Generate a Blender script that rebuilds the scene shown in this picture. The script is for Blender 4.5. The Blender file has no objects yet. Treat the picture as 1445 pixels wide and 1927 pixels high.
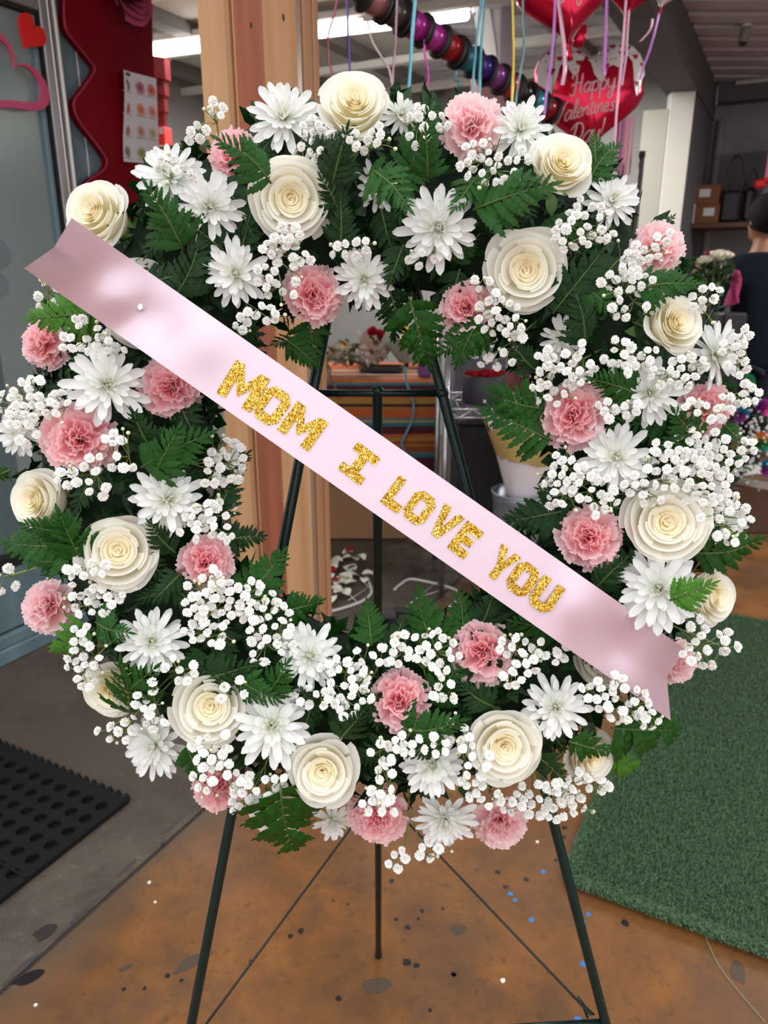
import bpy, bmesh, math, random
from mathutils import Vector, Matrix, noise

SC = bpy.context.scene
COL = SC.collection
R = math.radians
PI = math.pi

# ------------------------------------------------------------------ camera, world, light, exposure
F, CX, CY = 1390.0, 722.5, 963.5
PITCH, CAMH = R(17.75), 1.35
CAM = Vector((0, 0, CAMH))
RIGHT = Vector((1, 0, 0))
FWD = Vector((0, math.cos(PITCH), -math.sin(PITCH)))
UP = Vector((0, math.sin(PITCH), math.cos(PITCH)))

cam_data = bpy.data.cameras.new('camera')
cam_data.sensor_fit = 'VERTICAL'
cam_data.sensor_height = 36
cam_data.sensor_width = 36
cam_data.lens = F / 1927 * 36
cam_data.clip_start = 0.02
cam_data.clip_end = 100
cam_data.dof.use_dof = True
cam_data.dof.focus_distance = 0.73
cam_data.dof.aperture_fstop = 9.0
cam = bpy.data.objects.new('camera', cam_data)
cam.location = CAM
cam.rotation_euler = (PI / 2 - PITCH, 0, 0)
COL.objects.link(cam)
SC.camera = cam

w = bpy.data.worlds.new('overcast_sky')
SC.world = w
w.use_nodes = True
wn = w.node_tree
wbg = wn.nodes['Background']
tc = wn.nodes.new('ShaderNodeTexCoord')
sp = wn.nodes.new('ShaderNodeSeparateXYZ')
rp = wn.nodes.new('ShaderNodeValToRGB')
wn.links.new(tc.outputs['Generated'], sp.inputs[0])
wn.links.new(sp.outputs['Z'], rp.inputs[0])
wn.links.new(rp.outputs[0], wbg.inputs['Color'])
rp.color_ramp.elements[0].position = 0.0
rp.color_ramp.elements[0].color = (0.70, 0.70, 0.70, 1)
rp.color_ramp.elements[1].position = 0.9
rp.color_ramp.elements[1].color = (1.0, 1.0, 0.99, 1)
wbg.inputs['Strength'].default_value = 1.9

SC.view_settings.view_transform = 'Standard'
SC.view_settings.look = 'None'
SC.view_settings.gamma = 1.0
SC.view_settings.use_curve_mapping = False
SC.view_settings.exposure = 0.18
SC.cycles.use_denoising = True
SC.cycles.max_bounces = 10
SC.cycles.diffuse_bounces = 8
SC.cycles.glossy_bounces = 3
SC.cycles.transmission_bounces = 5
SC.cycles.transparent_max_bounces = 8
SC.cycles.sample_clamp_indirect = 4.0
SC.cycles.caustics_reflective = False
SC.cycles.caustics_refractive = False

# ------------------------------------------------------------------ helpers
def ray(px, py):
    return RIGHT * ((px - CX) / F) + FWD + UP * ((CY - py) / F)

def at(px, py, y):
    d = ray(px, py)
    return CAM + d * (y / d.y)

def atz(px, py, z=0.0):
    d = ray(px, py)
    return CAM + d * ((z - CAMH) / d.z)

def m_per_px(p):
    return (p - CAM).dot(FWD) / F

def lin(c):
    c = c / 255.0
    return c / 12.92 if c <= 0.04045 else ((c + 0.055) / 1.055) ** 2.4

def rgb(r, g, b):
    return (lin(r), lin(g), lin(b), 1.0)

def setp(bs, key, val):
    if key in bs.inputs:
        bs.inputs[key].default_value = val

def mat(name, col, rough=0.6, metal=0.0, spec=0.5, var=0.0, scale=20.0, bump=0.0, bscale=None, trans=0.0,
        emis=None, sheen=0.0, coat=0.0, col2=None, stretch=None, coords='Object', detail=4.0, alpha=1.0, sss=0.0):
    m = bpy.data.materials.new(name)
    m.use_nodes = True
    nt = m.node_tree
    bs = nt.nodes['Principled BSDF']
    bs.inputs['Base Color'].default_value = col
    bs.inputs['Roughness'].default_value = rough
    bs.inputs['Metallic'].default_value = metal
    setp(bs, 'Specular IOR Level', spec)
    setp(bs, 'Transmission Weight', trans)
    setp(bs, 'Sheen Weight', sheen)
    setp(bs, 'Coat Weight', coat)
    if alpha < 1:
        bs.inputs['Alpha'].default_value = alpha
    if sss:
        setp(bs, 'Subsurface Weight', sss)
        setp(bs, 'Subsurface Radius', (0.004, 0.003, 0.002))
    if emis:
        bs.inputs['Emission Color'].default_value = emis[0]
        bs.inputs['Emission Strength'].default_value = emis[1]
    if var or bump or col2:
        t = nt.nodes.new('ShaderNodeTexCoord')
        mp = nt.nodes.new('ShaderNodeMapping')
        if stretch:
            mp.inputs['Scale'].default_value = stretch
        nt.links.new(t.outputs[coords], mp.inputs[0])
        n = nt.nodes.new('ShaderNodeTexNoise')
        n.inputs['Scale'].default_value = scale
        n.inputs['Detail'].default_value = detail
        nt.links.new(mp.outputs[0], n.inputs['Vector'])
        if var or col2:
            mx = nt.nodes.new('ShaderNodeMix')
            mx.data_type = 'RGBA'
            c2 = col2 or tuple(max(0, x * (1 - var)) for x in col[:3]) + (1,)
            mx.inputs['A'].default_value = col
            mx.inputs['B'].default_value = c2
            r_ = nt.nodes.new('ShaderNodeValToRGB')
            r_.color_ramp.elements[0].position = 0.38
            r_.color_ramp.elements[1].position = 0.64
            nt.links.new(n.outputs['Fac'], r_.inputs[0])
            nt.links.new(r_.outputs[0], mx.inputs['Factor'])
            nt.links.new(mx.outputs['Result'], bs.inputs['Base Color'])
        if bump:
            b = nt.nodes.new('ShaderNodeBump')
            b.inputs['Strength'].default_value = bump
            b.inputs['Distance'].default_value = 0.004
            if bscale:
                n2 = nt.nodes.new('ShaderNodeTexNoise')
                n2.inputs['Scale'].default_value = bscale
                nt.links.new(mp.outputs[0], n2.inputs['Vector'])
                nt.links.new(n2.outputs['Fac'], b.inputs['Height'])
            else:
                nt.links.new(n.outputs['Fac'], b.inputs['Height'])
            nt.links.new(b.outputs[0], bs.inputs['Normal'])
    return m

def mat_uv(name, stops, rough=0.5, spec=0.3, transl=0.25, tcol=None, vein=0.0, vscale=(40, 2, 1)):
    """petal material: colour of the petal from its base (v=0) to its rim (v=1)"""
    m = bpy.data.materials.new(name)
    m.use_nodes = True
    nt = m.node_tree
    bs = nt.nodes['Principled BSDF']
    out = nt.nodes['Material Output']
    uv = nt.nodes.new('ShaderNodeUVMap')
    s = nt.nodes.new('ShaderNodeSeparateXYZ')
    r_ = nt.nodes.new('ShaderNodeValToRGB')
    el = r_.color_ramp.elements
    el[0].position, el[0].color = stops[0]
    el[1].position, el[1].color = stops[-1]
    for p, c in stops[1:-1]:
        e = el.new(p)
        e.color = c
    nt.links.new(uv.outputs[0], s.inputs[0])
    nt.links.new(s.outputs['Y'], r_.inputs[0])
    bs.inputs['Roughness'].default_value = rough
    setp(bs, 'Specular IOR Level', spec)
    nt.links.new(r_.outputs[0], bs.inputs['Base Color'])
    if vein:
        mp = nt.nodes.new('ShaderNodeMapping')
        mp.inputs['Scale'].default_value = vscale
        nt.links.new(uv.outputs[0], mp.inputs[0])
        n = nt.nodes.new('ShaderNodeTexNoise')
        n.inputs['Scale'].default_value = 1.0
        nt.links.new(mp.outputs[0], n.inputs['Vector'])
        b = nt.nodes.new('ShaderNodeBump')
        b.inputs['Strength'].default_value = vein
        b.inputs['Distance'].default_value = 0.001
        nt.links.new(n.outputs['Fac'], b.inputs['Height'])
        nt.links.new(b.outputs[0], bs.inputs['Normal'])
    if transl:
        tr = nt.nodes.new('ShaderNodeBsdfTranslucent')
        nt.links.new(r_.outputs[0], tr.inputs['Color'])
        ms = nt.nodes.new('ShaderNodeMixShader')
        ms.inputs[0].default_value = transl
        nt.links.new(bs.outputs[0], ms.inputs[1])
        nt.links.new(tr.outputs[0], ms.inputs[2])
        nt.links.new(ms.outputs[0], out.inputs['Surface'])
    return m

def mesh(name, verts, faces, m=None, smooth=True, uvs=None):
    me = bpy.data.meshes.new(name)
    me.from_pydata([tuple(v) for v in verts], [], faces)
    if smooth:
        me.polygons.foreach_set('use_smooth', [True] * len(me.polygons))
    if uvs:
        lay = me.uv_layers.new(name='UVMap')
        vi = [0] * len(me.loops)
        me.loops.foreach_get('vertex_index', vi)
        flat = []
        for i in vi:
            flat.extend(uvs[i])
        lay.data.foreach_set('uv', flat)
    for mm in (m if isinstance(m, (list, tuple)) else [m]):
        if mm:
            me.materials.append(mm)
    me.update()
    return me

def put(name, me, parent=None, M=None, kind=None):
    o = bpy.data.objects.new(name, me)
    COL.objects.link(o)
    if parent is not None:
        o.parent = parent
    if M is not None:
        o.matrix_basis = M
    if kind:
        o['kind'] = kind
    return o

def tag(o, label, cat, group=None, kind=None):
    o['label'] = label
    o['category'] = cat
    if group:
        o['group'] = group
    if kind:
        o['kind'] = kind
    return o

def thing(name, label, cat, M=None, group=None):
    o = bpy.data.objects.new(name, None)
    o.empty_display_size = 0.02
    COL.objects.link(o)
    if M is not None:
        o.matrix_basis = M
    return tag(o, label, cat, group)

def copy_tree(o, M, label=None, group=None):
    r_ = o.copy()
    COL.objects.link(r_)
    r_.matrix_basis = M
    if label:
        r_['label'] = label
    if group:
        r_['group'] = group
    for ch in list(o.children):
        c = ch.copy()
        COL.objects.link(c)
        c.parent = r_
        for g in list(ch.children):
            d = g.copy()
            COL.objects.link(d)
            d.parent = c
    return r_

def T(x, y=None, z=None):
    return Matrix.Translation(Vector((x, y, z)) if y is not None else Vector(x))

def RZ(a):
    return Matrix.Rotation(a, 4, 'Z')

def RX(a):
    return Matrix.Rotation(a, 4, 'X')

def RY(a):
    return Matrix.Rotation(a, 4, 'Y')

def S(x, y=None, z=None):
    return Matrix.Diagonal((x, x if y is None else y, x if z is None else z, 1))

def frame(zaxis, xhint=None):
    z = Vector(zaxis).normalized()
    h = Vector(xhint) if xhint is not None else Vector((1, 0, 0))
    if abs(z.dot(h.normalized())) > 0.97:
        h = Vector((0, 1, 0)) if abs(z.y) < 0.9 else Vector((0, 0, 1))
    x = (h - z * h.dot(z)).normalized()
    y = z.cross(x)
    return Matrix(((x.x, y.x, z.x, 0), (x.y, y.y, z.y, 0), (x.z, y.z, z.z, 0), (0, 0, 0, 1)))

class MB:
    """collects shapes and links them as one mesh"""
    def __init__(s):
        s.v, s.f = [], []
    def add(s, v, f):
        b = len(s.v)
        s.v.extend(v)
        s.f.extend([tuple(i + b for i in q) for q in f])
        return s
    def box(s, c, size, M=None, bev=0.0):
        x, y, z = size[0] / 2, size[1] / 2, size[2] / 2
        c = Vector(c)
        b = min(bev, x * .9, y * .9, z * .9)
        if b <= 0:
            v = [Vector((i * x, j * y, k * z)) for k in (-1, 1) for j in (-1, 1) for i in (-1, 1)]
            f = [(0, 2, 3, 1), (4, 5, 7, 6), (0, 1, 5, 4), (2, 6, 7, 3), (0, 4, 6, 2), (1, 3, 7, 5)]
        else:
            bm = bmesh.new()
            bmesh.ops.create_cube(bm, size=1)
            for q in bm.verts:
                q.co = Vector((q.co.x * 2 * x, q.co.y * 2 * y, q.co.z * 2 * z))
            bmesh.ops.bevel(bm, geom=bm.edges[:], offset=b, segments=1, affect='EDGES')
            bm.verts.index_update()
            v = [q.co.copy() for q in bm.verts]
            f = [tuple(q.index for q in p.verts) for p in bm.faces]
            bm.free()
        v = [(M @ q if M is not None else q) + c for q in v]
        return s.add(v, f)
    def tube(s, pts, r, n=8, caps=True):
        pts = [Vector(p) for p in pts]
        rr = r if isinstance(r, (list, tuple)) else [r] * len(pts)
        v, f = [], []
        prev = None
        for i, p in enumerate(pts):
            a = pts[max(0, i - 1)]
            b = pts[min(len(pts) - 1, i + 1)]
            d = (b - a)
            if d.length < 1e-9:
                d = Vector((0, 0, 1))
            d.normalize()
            if prev is None:
                h = Vector((0, 0, 1)) if abs(d.z) < .9 else Vector((1, 0, 0))
            else:
                h = prev
            x = h - d * h.dot(d)
            if x.length < 1e-6:
                x = Vector((1, 0, 0)) - d * d.x
            x.normalize()
            prev = x
            y = d.cross(x)
            for k in range(n):
                t = 2 * PI * k / n
                v.append(p + (x * math.cos(t) + y * math.sin(t)) * rr[i])
        for i in range(len(pts) - 1):
            for k in range(n):
                k2 = (k + 1) % n
                f.append((i * n + k, i * n + k2, (i + 1) * n + k2, (i + 1) * n + k))
        if caps:
            f.append(tuple(range(n))[::-1])
            f.append(tuple((len(pts) - 1) * n + k for k in range(n)))
        return s.add(v, f)
    def lathe(s, prof, n=24, M=None):
        v, f = [], []
        for (r, z) in prof:
            for k in range(n):
                t = 2 * PI * k / n
                q = Vector((r * math.cos(t), r * math.sin(t), z))
                v.append(M @ q if M is not None else q)
        for i in range(len(prof) - 1):
            for k in range(n):
                k2 = (k + 1) % n
                f.append((i * n + k, i * n + k2, (i + 1) * n + k2, (i + 1) * n + k))
        if prof[0][0] > 1e-6:
            f.append(tuple(range(n))[::-1])
        if prof[-1][0] > 1e-6:
            f.append(tuple((len(prof) - 1) * n + k for k in range(n)))
        return s.add(v, f)
    def prism(s, poly, z0, z1, M=None):
        n = len(poly)
        v = [Vector((p[0], p[1], z0)) for p in poly] + [Vector((p[0], p[1], z1)) for p in poly]
        if M is not None:
            v = [M @ q for q in v]
        f = [tuple(range(n))[::-1], tuple(range(n, 2 * n))]
        for i in range(n):
            j = (i + 1) % n
            f.append((i, j, n + j, n + i))
        return s.add(v, f)
    def grid(s, fn, nu, nv):
        v = [fn(i / (nu - 1), j / (nv - 1)) for j in range(nv) for i in range(nu)]
        f = [(j * nu + i, j * nu + i + 1, (j + 1) * nu + i + 1, (j + 1) * nu + i) for j in range(nv - 1) for i in range(nu - 1)]
        return s.add(v, f)
    def ball(s, c, r, n=8, m_=6, sq=(1, 1, 1)):
        v, f = [], []
        c = Vector(c)
        for j in range(m_ + 1):
            a = PI * j / m_
            for k in range(n):
                t = 2 * PI * k / n
                v.append(c + Vector((math.sin(a) * math.cos(t) * sq[0], math.sin(a) * math.sin(t) * sq[1], math.cos(a) * sq[2])) * r)
        for j in range(m_):
            for k in range(n):
                k2 = (k + 1) % n
                f.append((j * n + k, (j + 1) * n + k, (j + 1) * n + k2, j * n + k2))
        return s.add(v, f)
    def mesh(s, name, m, smooth=False):
        me = mesh(name, s.v, s.f, m, smooth)
        return me
    def put(s, name, m, parent=None, smooth=False, M=None, kind=None):
        return put(name, s.mesh(name, m, smooth), parent, M, kind)

def catmull(pts, k=6):
    pts = [Vector(p) for p in pts]
    if len(pts) < 3:
        return pts
    out = []
    for i in range(len(pts) - 1):
        p0 = pts[max(0, i - 1)]; p1 = pts[i]; p2 = pts[i + 1]; p3 = pts[min(len(pts) - 1, i + 2)]
        for j in range(k):
            t = j / k
            out.append(0.5 * ((2 * p1) + (-p0 + p2) * t + (2 * p0 - 5 * p1 + 4 * p2 - p3) * t * t + (-p0 + 3 * p1 - 3 * p2 + p3) * t ** 3))
    out.append(pts[-1])
    return out

# building axes: the shop stands turned to the camera
BD = Vector((0.469, 0.883, 0)).normalized()     # along the storefront
BE = Vector((0.883, -0.469, 0)).normalized()    # across it
BM = Matrix(((BE.x, BD.x, 0, 0), (BE.y, BD.y, 0, 0), (0, 0, 1, 0), (0, 0, 0, 1)))   # local x = BE, y = BD
M_black = mat('black_plastic', rgb(24, 24, 26), .45)
M_rubber = mat('black_rubber', rgb(15, 15, 16), .7, spec=.25, bump=.1, scale=200)
M_white = mat('white_plastic', rgb(232, 232, 232), .4)
M_red = mat('red_plastic', rgb(200, 22, 28), .4)
# ------------------------------------------------------------------ large structure
def bl(u, v, z=0.0):
    return BE * u + BD * v + Vector((0, 0, z))

M_wallgrey = mat('grey_painted_wall', rgb(150, 149, 146), 0.85, var=0.08, scale=3)
M_walldark = mat('dark_grey_wall', rgb(142, 139, 144), 0.85, var=0.12, scale=4)
M_charcoal = mat('charcoal_paint', rgb(98, 98, 105), 0.8, var=0.1, scale=5)
M_ceil = mat('ceiling_board', rgb(205, 203, 197), 0.9, var=0.05, scale=2)
M_beamdark = mat('dark_ceiling_purlin', rgb(120, 117, 112), 0.85)
M_strip = mat('white_ceiling_strip', rgb(232, 231, 226), 0.7)
M_deck = mat('grey_roof_deck', rgb(200, 200, 214), 0.75, var=0.1, scale=3)
M_blue = mat('weathered_blue_grey_paint', rgb(106, 130, 140), 0.55, col2=rgb(88, 110, 120), scale=9, stretch=(1, 1, .25), bump=.15)
M_alu = mat('grey_aluminium_frame', rgb(140, 136, 140), 0.4, metal=0.6, var=.1, scale=30)
M_alul = mat('bright_aluminium_edge', rgb(205, 200, 198), 0.35, metal=0.4)
M_blackgap = mat('black_gasket', rgb(18, 17, 18), 0.7)

def nodes_floor(name, c1, c2, c3, c4, rough, edge=None):
    m = bpy.data.materials.new(name)
    m.use_nodes = True
    nt = m.node_tree
    bs = nt.nodes['Principled BSDF']
    t = nt.nodes.new('ShaderNodeTexCoord')
    def nz(scale, detail, rgh=.6, off=0):
        mp = nt.nodes.new('ShaderNodeMapping')
        mp.inputs['Location'].default_value = (off, off * 1.7, 0)
        nt.links.new(t.outputs['Object'], mp.inputs[0])
        n = nt.nodes.new('ShaderNodeTexNoise')
        n.inputs['Scale'].default_value = scale
        n.inputs['Detail'].default_value = detail
        n.inputs['Roughness'].default_value = rgh
        nt.links.new(mp.outputs[0], n.inputs['Vector'])
        return n.outputs['Fac']
    def ramp(f, a, b):
        r_ = nt.nodes.new('ShaderNodeValToRGB')
        r_.color_ramp.elements[0].position = a
        r_.color_ramp.elements[1].position = b
        nt.links.new(f, r_.inputs[0])
        return r_.outputs[0]
    def mix(fac, a, b):
        x = nt.nodes.new('ShaderNodeMix')
        x.data_type = 'RGBA'
        nt.links.new(fac, x.inputs['Factor'])
        for k, q in (('A', a), ('B', b)):
            if isinstance(q, tuple):
                x.inputs[k].default_value = q
            else:
                nt.links.new(q, x.inputs[k])
        return x.outputs['Result']
    col = mix(ramp(nz(7, 8, .65), .35, .65), c1, c2)
    col = mix(ramp(nz(3.2, 7, .7, 3), .50, .72), col, c3)
    col = mix(ramp(nz(38, 6, .7, 5), .55, .78), col, c4)
    col = mix(ramp(nz(1.3, 5, .6, 12), .45, .75), col, tuple(.55 * a + .45 * b for a, b in zip(c3, c1)))
    if edge:
        sx = nt.nodes.new('ShaderNodeSeparateXYZ')
        nt.links.new(t.outputs['Object'], sx.inputs[0])
        ad = nt.nodes.new('ShaderNodeMath'); ad.operation = 'MULTIPLY_ADD'
        ad.inputs[1].default_value = .34
        nt.links.new(nz(6, 7, .7, 20), ad.inputs[0])
        nt.links.new(sx.outputs['X'], ad.inputs[2])
        mr = nt.nodes.new('ShaderNodeMapRange')
        mr.inputs['From Min'].default_value = edge[0] + .15
        mr.inputs['From Max'].default_value = edge[0] + .30
        mr.inputs['To Min'].default_value = .85
        mr.inputs['To Max'].default_value = 0
        nt.links.new(ad.outputs[0], mr.inputs['Value'])
        col = mix(mr.outputs[0], col, edge[1])
    nt.links.new(col, bs.inputs['Base Color'])
    bs.inputs['Roughness'].default_value = rough
    r2 = nt.nodes.new('ShaderNodeMapRange')
    r2.inputs['To Min'].default_value = rough - .12
    r2.inputs['To Max'].default_value = rough + .2
    nt.links.new(nz(5, 6, .6, 9), r2.inputs['Value'])
    nt.links.new(r2.outputs[0], bs.inputs['Roughness'])
    b = nt.nodes.new('ShaderNodeBump')
    b.inputs['Strength'].default_value = .12
    b.inputs['Distance'].default_value = .002
    nt.links.new(nz(60, 5, .7, 2), b.inputs['Height'])
    nt.links.new(b.outputs[0], bs.inputs['Normal'])
    return m

M_floor = nodes_floor('stained_brown_concrete', rgb(138, 88, 38), rgb(98, 64, 34), rgb(70, 56, 48), rgb(64, 42, 28), .42, (-4.6, rgb(84, 71, 58)))
M_floorg = nodes_floor('worn_grey_concrete', rgb(90, 79, 68), rgb(70, 61, 53), rgb(52, 44, 38), rgb(104, 93, 80), .6)
M_seam = mat('dark_expansion_joint', rgb(52, 45, 42), .8)

GU = -1.185                      # the joint between grey and brown concrete
MB().box((0, 0, 0), (9.2, 19, .1), None).put('floor', M_floor, M=T(bl(GU + .006 + 4.6, 3, -.05)) @ BM, kind='structure')
MB().box((0, 0, 0), (7, 19, .1), None).put('floor', M_floorg, M=T(bl(GU - .006 - 3.5, 3, -.0505)) @ BM, kind='structure')
MB().box((0, 0, 0), (.03, 19, .05), None).put('trim_1', M_seam, M=T(bl(GU, 3, -.0285)) @ BM, kind='structure')

# paint drips and spots on the brown floor: parts of it
FLOOR = bpy.data.objects['floor']
M_ink = mat('black_paint_drip', rgb(30, 24, 26), .35)
M_bluep = mat('blue_paint_drip', rgb(58, 120, 178), .4)
M_whitep = mat('white_speck', rgb(232, 228, 215), .6)
M_greyp = mat('grey_scuff', rgb(78, 62, 50), .5)
def blob(px, py, r, m, nm, seed, ell=1.0, ang=0.0, h=.0006):
    p = atz(px, py)
    rr = r * m_per_px(p)
    rng = random.Random(seed)
    ph = rng.uniform(0, 6)
    n = 14
    poly = [(math.cos(2 * PI * k / n) * rr * 1.05 * ell * (1 + .16 * math.sin(3 * 2 * PI * k / n + ph) + rng.uniform(-.08, .08)),
             math.sin(2 * PI * k / n) * rr * 1.05 * (1 + .16 * math.sin(2 * 2 * PI * k / n + ph))) for k in range(n)]
    me = MB().prism(poly, 0, h).mesh(nm, m)
    o = put(nm, me, FLOOR)
    o.matrix_basis = (T(bl(GU + .006 + 4.6, 3, -.05)) @ BM).inverted() @ T((p.x, p.y, 0)) @ RZ(ang)
    return o
for i, (x, y, r) in enumerate([(566, 1752, 5.5), (546, 1762, 5), (737, 1658, 5), (732, 1619, 4), (745, 1730, 4), (767, 1745, 5), (794, 1714, 4), (765, 1811, 8),
                               (783, 1817, 6), (637, 1879, 5.5), (853, 1833, 5), (936, 1641, 5), (990, 1655, 5), (951, 1669, 5), (1062, 1558, 5), (1062, 1576, 4),
                               (307, 1588, 5), (315, 1836, 5), (341, 1845, 4), (272, 1860, 3.5), (233, 1862, 3.5), (654, 1702, 2.5), (627, 1695, 2.5), (787, 1729, 3),
                               (833, 1710, 3), (471, 1807, 2.5), (1176, 1737, 7), (809, 1901, 3.5), (854, 1835, 4), (1046, 1619, 4), (470, 1812, 2)]):
    blob(x, y, r, M_ink, 'paint_drip', i)
for i, (x, y, r) in enumerate([(1022, 1641, 5), (960, 1682, 5), (969, 1694, 4.5), (1000, 1731, 5.5), (1107, 1721, 4.5), (1097, 1737, 5), (1097, 1814, 5.5), (1087, 1918, 6)]):
    blob(x, y, r, M_bluep, 'paint_drip', 100 + i)
for i, (x, y, r) in enumerate([(946, 1846, 4.5), (1011, 1585, 3), (281, 1661, 3), (67, 1892, 3), (292, 1698, 2.5), (850, 1603, 2.5)]):
    blob(x, y, r, M_whitep, 'white_speck', 200 + i, h=.002)
for i, (x, y, r, e, a) in enumerate([(358, 1812, 12, 2.6, .7), (1388, 1830, 14, 1.6, 1.3), (863, 1750, 10, 1.5, 0), (708, 1855, 16, 1.6, 0), (235, 1822, 6, 2, .5)]):
    blob(x, y, r, M_greyp, 'scuff_mark', 300 + i, e, a)
# dark stains on the grey concrete and along the joint
FG = bpy.data.objects['floor.001']
def blobg(px, py, r, m, nm, seed, ell, ang):
    o = blob(px, py, r, m, nm, seed, ell, ang)
    o.parent = FG
    p = atz(px, py)
    o.matrix_basis = (T(bl(GU - .006 - 3.5, 3, -.0505)) @ BM).inverted() @ T((p.x, p.y, 0)) @ RZ(ang)
M_stain = mat('dark_floor_stain', rgb(52, 44, 42), .4)
M_tar = mat('grey_tar_line', rgb(66, 62, 62), .5)
BANG = math.atan2(BD.y, BD.x)
blobg(84, 1755, 17, M_stain, 'dark_stain', 1, 1.1, .6)
blob(55, 1840, 12, M_ink, 'dark_stain', 2, 2.2, .45)
for i, (x, y, r, e) in enumerate([(365, 1514, 5, 3), (325, 1552, 5, 6), (240, 1632, 3, 8), (160, 1712, 4, 8), (40, 1822, 6, 6), (120, 1752, 3.5, 6)]):
    blobg(x, y, r, M_tar, 'tar_streak', 20 + i, e, BANG)

# ceiling, walls
MB().box((0, 0, 0), (3.6, 5.0, .06)).put('ceiling', M_ceil, M=T(bl(-2.6, 3.75, 2.78)) @ BM, kind='structure')
CE = bpy.data.objects['ceiling']
CEI = (T(bl(-2.6, 3.75, 2.78)) @ BM).inverted()
for u in (-4.0, -3.35, -2.7, -2.05, -1.4):
    put('purlin', MB().box((0, 0, 0), (.11, 4.6, .07), bev=.004).mesh('purlin', M_beamdark), CE, CEI @ T(bl(u, 3.7, 2.715)) @ BM)
for v in (2.4, 3.2, 4.0, 4.8, 5.5):
    put('ceiling_strip', MB().box((0, 0, 0), (3.5, .06, .045), bev=.004).mesh('ceiling_strip', M_strip), CE, CEI @ T(bl(-2.6, v, 2.66)) @ BM)
# right hand roof: metal deck with ribs
dk = MB().box((0, 0, 0), (6.2, 6.0, .05))
dko = dk.put('ceiling', M_deck, M=T((3.4, 4.4, 2.83)), kind='structure')
ribme = MB().prism([(-.115, .0), (-.1, -.055), (.03, -.055), (.055, -.0), (.055, .02), (-.115, .02)], -3.1, 3.1).mesh('roof_rib', M_deck)
for k in range(17):
    put('roof_rib', ribme, dko, T((0, -1.1 + k * .225, -.04)) @ RY(PI / 2) @ RZ(PI / 2))

def wall(name, u0, v0, u1, v1, z0, z1, th, m):
    a, b = bl(u0, v0), bl(u1, v1)
    d = b - a
    L = d.length
    ang = math.atan2(d.y, d.x)
    c = (a + b) / 2
    return MB().box((0, 0, 0), (L, th, z1 - z0)).put(name, m, M=T((c.x, c.y, (z0 + z1) / 2)) @ RZ(ang), kind='structure')

wall('wall_back', -4.3, 6.0, -.8, 6.0, 0, 2.75, .1, M_wallgrey)
wall('wall_side', -4.3, 2.5, -4.3, 6.0, 0, 2.75, .1, M_wallgrey)
wall('wall_front', -4.3, 2.5, -2.46, 2.5, 0, 2.75, .08, M_wallgrey)
wall('wall_garage', -.75, 6.95, 3.6, 6.95, 0, 2.62, .1, M_walldark)
wall('wall_light_block', 3.5, 2.4, 3.5, 6.95, 0, 2.75, .1, M_walldark)  # out-of-view wall added to keep side light off the background
wall('wall_partition', -.8, 5.9, -.8, 6.9, 0, 2.62, .1, M_charcoal)
# header along the partition and white column under its end
wall('wall_header', -.84, 2.4, -.84, 6.9, 2.5, 2.76, .2, M_charcoal)
M_whitecol = mat('white_painted_post', rgb(226, 221, 214), .7, var=.04, scale=6)
M_cream = mat('cream_panel', rgb(176, 174, 164), .75, var=.06, scale=5)
cb = bl(-.84, 5.78)
MB().box((0, 0, 0), (.155, .1, 2.5), bev=.004).put('wall_column', M_whitecol, M=T((cb.x, cb.y, 1.25)) @ RZ(R(-6)), kind='structure')
cb2 = bl(-.98, 5.72)
MB().box((0, 0, 0), (.16, .05, 2.4), bev=.003).put('trim_2', M_cream, M=T((cb2.x, cb2.y, 1.2)) @ RZ(R(-20)), kind='structure')
# beams in front of the far garage wall
gb = wall('wall_beam', -.72, 6.8, 3.5, 6.8, 2.6, 2.82, .14, M_charcoal)
wall('trim_3', -.6, 6.71, 3.5, 6.71, 2.70, 2.725, .03, M_alul)
MB().tube([bl(-.68, 6.86, 0), bl(-.68, 6.86, 2.5)], .03, 10).put('trim_4', M_wallgrey, smooth=True, kind='structure')
# white studs and a lavender post by the back wall
for i, (x0, y0, x1, y1, yd, wd, m) in enumerate([(905, 10, 935, 210, 4.7, .085, M_strip), (932, 10, 937, 190, 4.72, .10, M_strip), (955, 10, 957, 185, 4.66, .075, None)]):
    m = m or mat('lavender_grey_post', rgb(150, 138, 148), .7, var=.08)
    a, b = at(x0, y0, yd), at(x1, y1, yd)
    if i == 1 or i == 2:
        b = Vector((a.x, a.y, 0.0))
    else:
        b = a + (b - a) * 2.0
    d = b - a
    fm = frame(d, (1, 0, 0))
    c = (a + b) / 2
    MB().box((0, 0, 0), (wd, .05, d.length), bev=.003).put('trim_%d' % (5 + i), m, M=T(c) @ fm, kind='structure')

# ------------------------------------------------------------------ storefront on the left: door, jamb, blue wall
WU = -2.39
def on_wall(px, py, du=0.0):
    """the point of the storefront plane u = WU + du seen at this pixel"""
    d = ray(px, py)
    t = (WU + du - CAM.dot(BE)) / d.dot(BE)
    return CAM + d * t
def wl(p):
    return p.dot(BD), p.z
vj = wl(on_wall(88, 200))[0] - .036
_, ztop = wl(on_wall(50, 18))
wall('wall_left', WU - .06, vj + .10, WU - .06, 2.47, 0, 2.75, .1, M_blue)
wall('wall_left', WU - .06, -.4, WU - .06, vj + .1, ztop + .09, 2.75, .1, M_charcoal)
put('crack_line', MB().tube([on_wall(145, 80, .0) + BE * -.009, on_wall(150, 130, 0) + BE * -.009, on_wall(155, 170, 0) + BE * -.009, on_wall(164, 260, 0) + BE * -.009, on_wall(172, 340, 0) + BE * -.009], .003, 6).mesh('crack_line', M_alul), bpy.data.objects['wall_left'],
    bpy.data.objects['wall_left'].matrix_basis.inverted())

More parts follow.
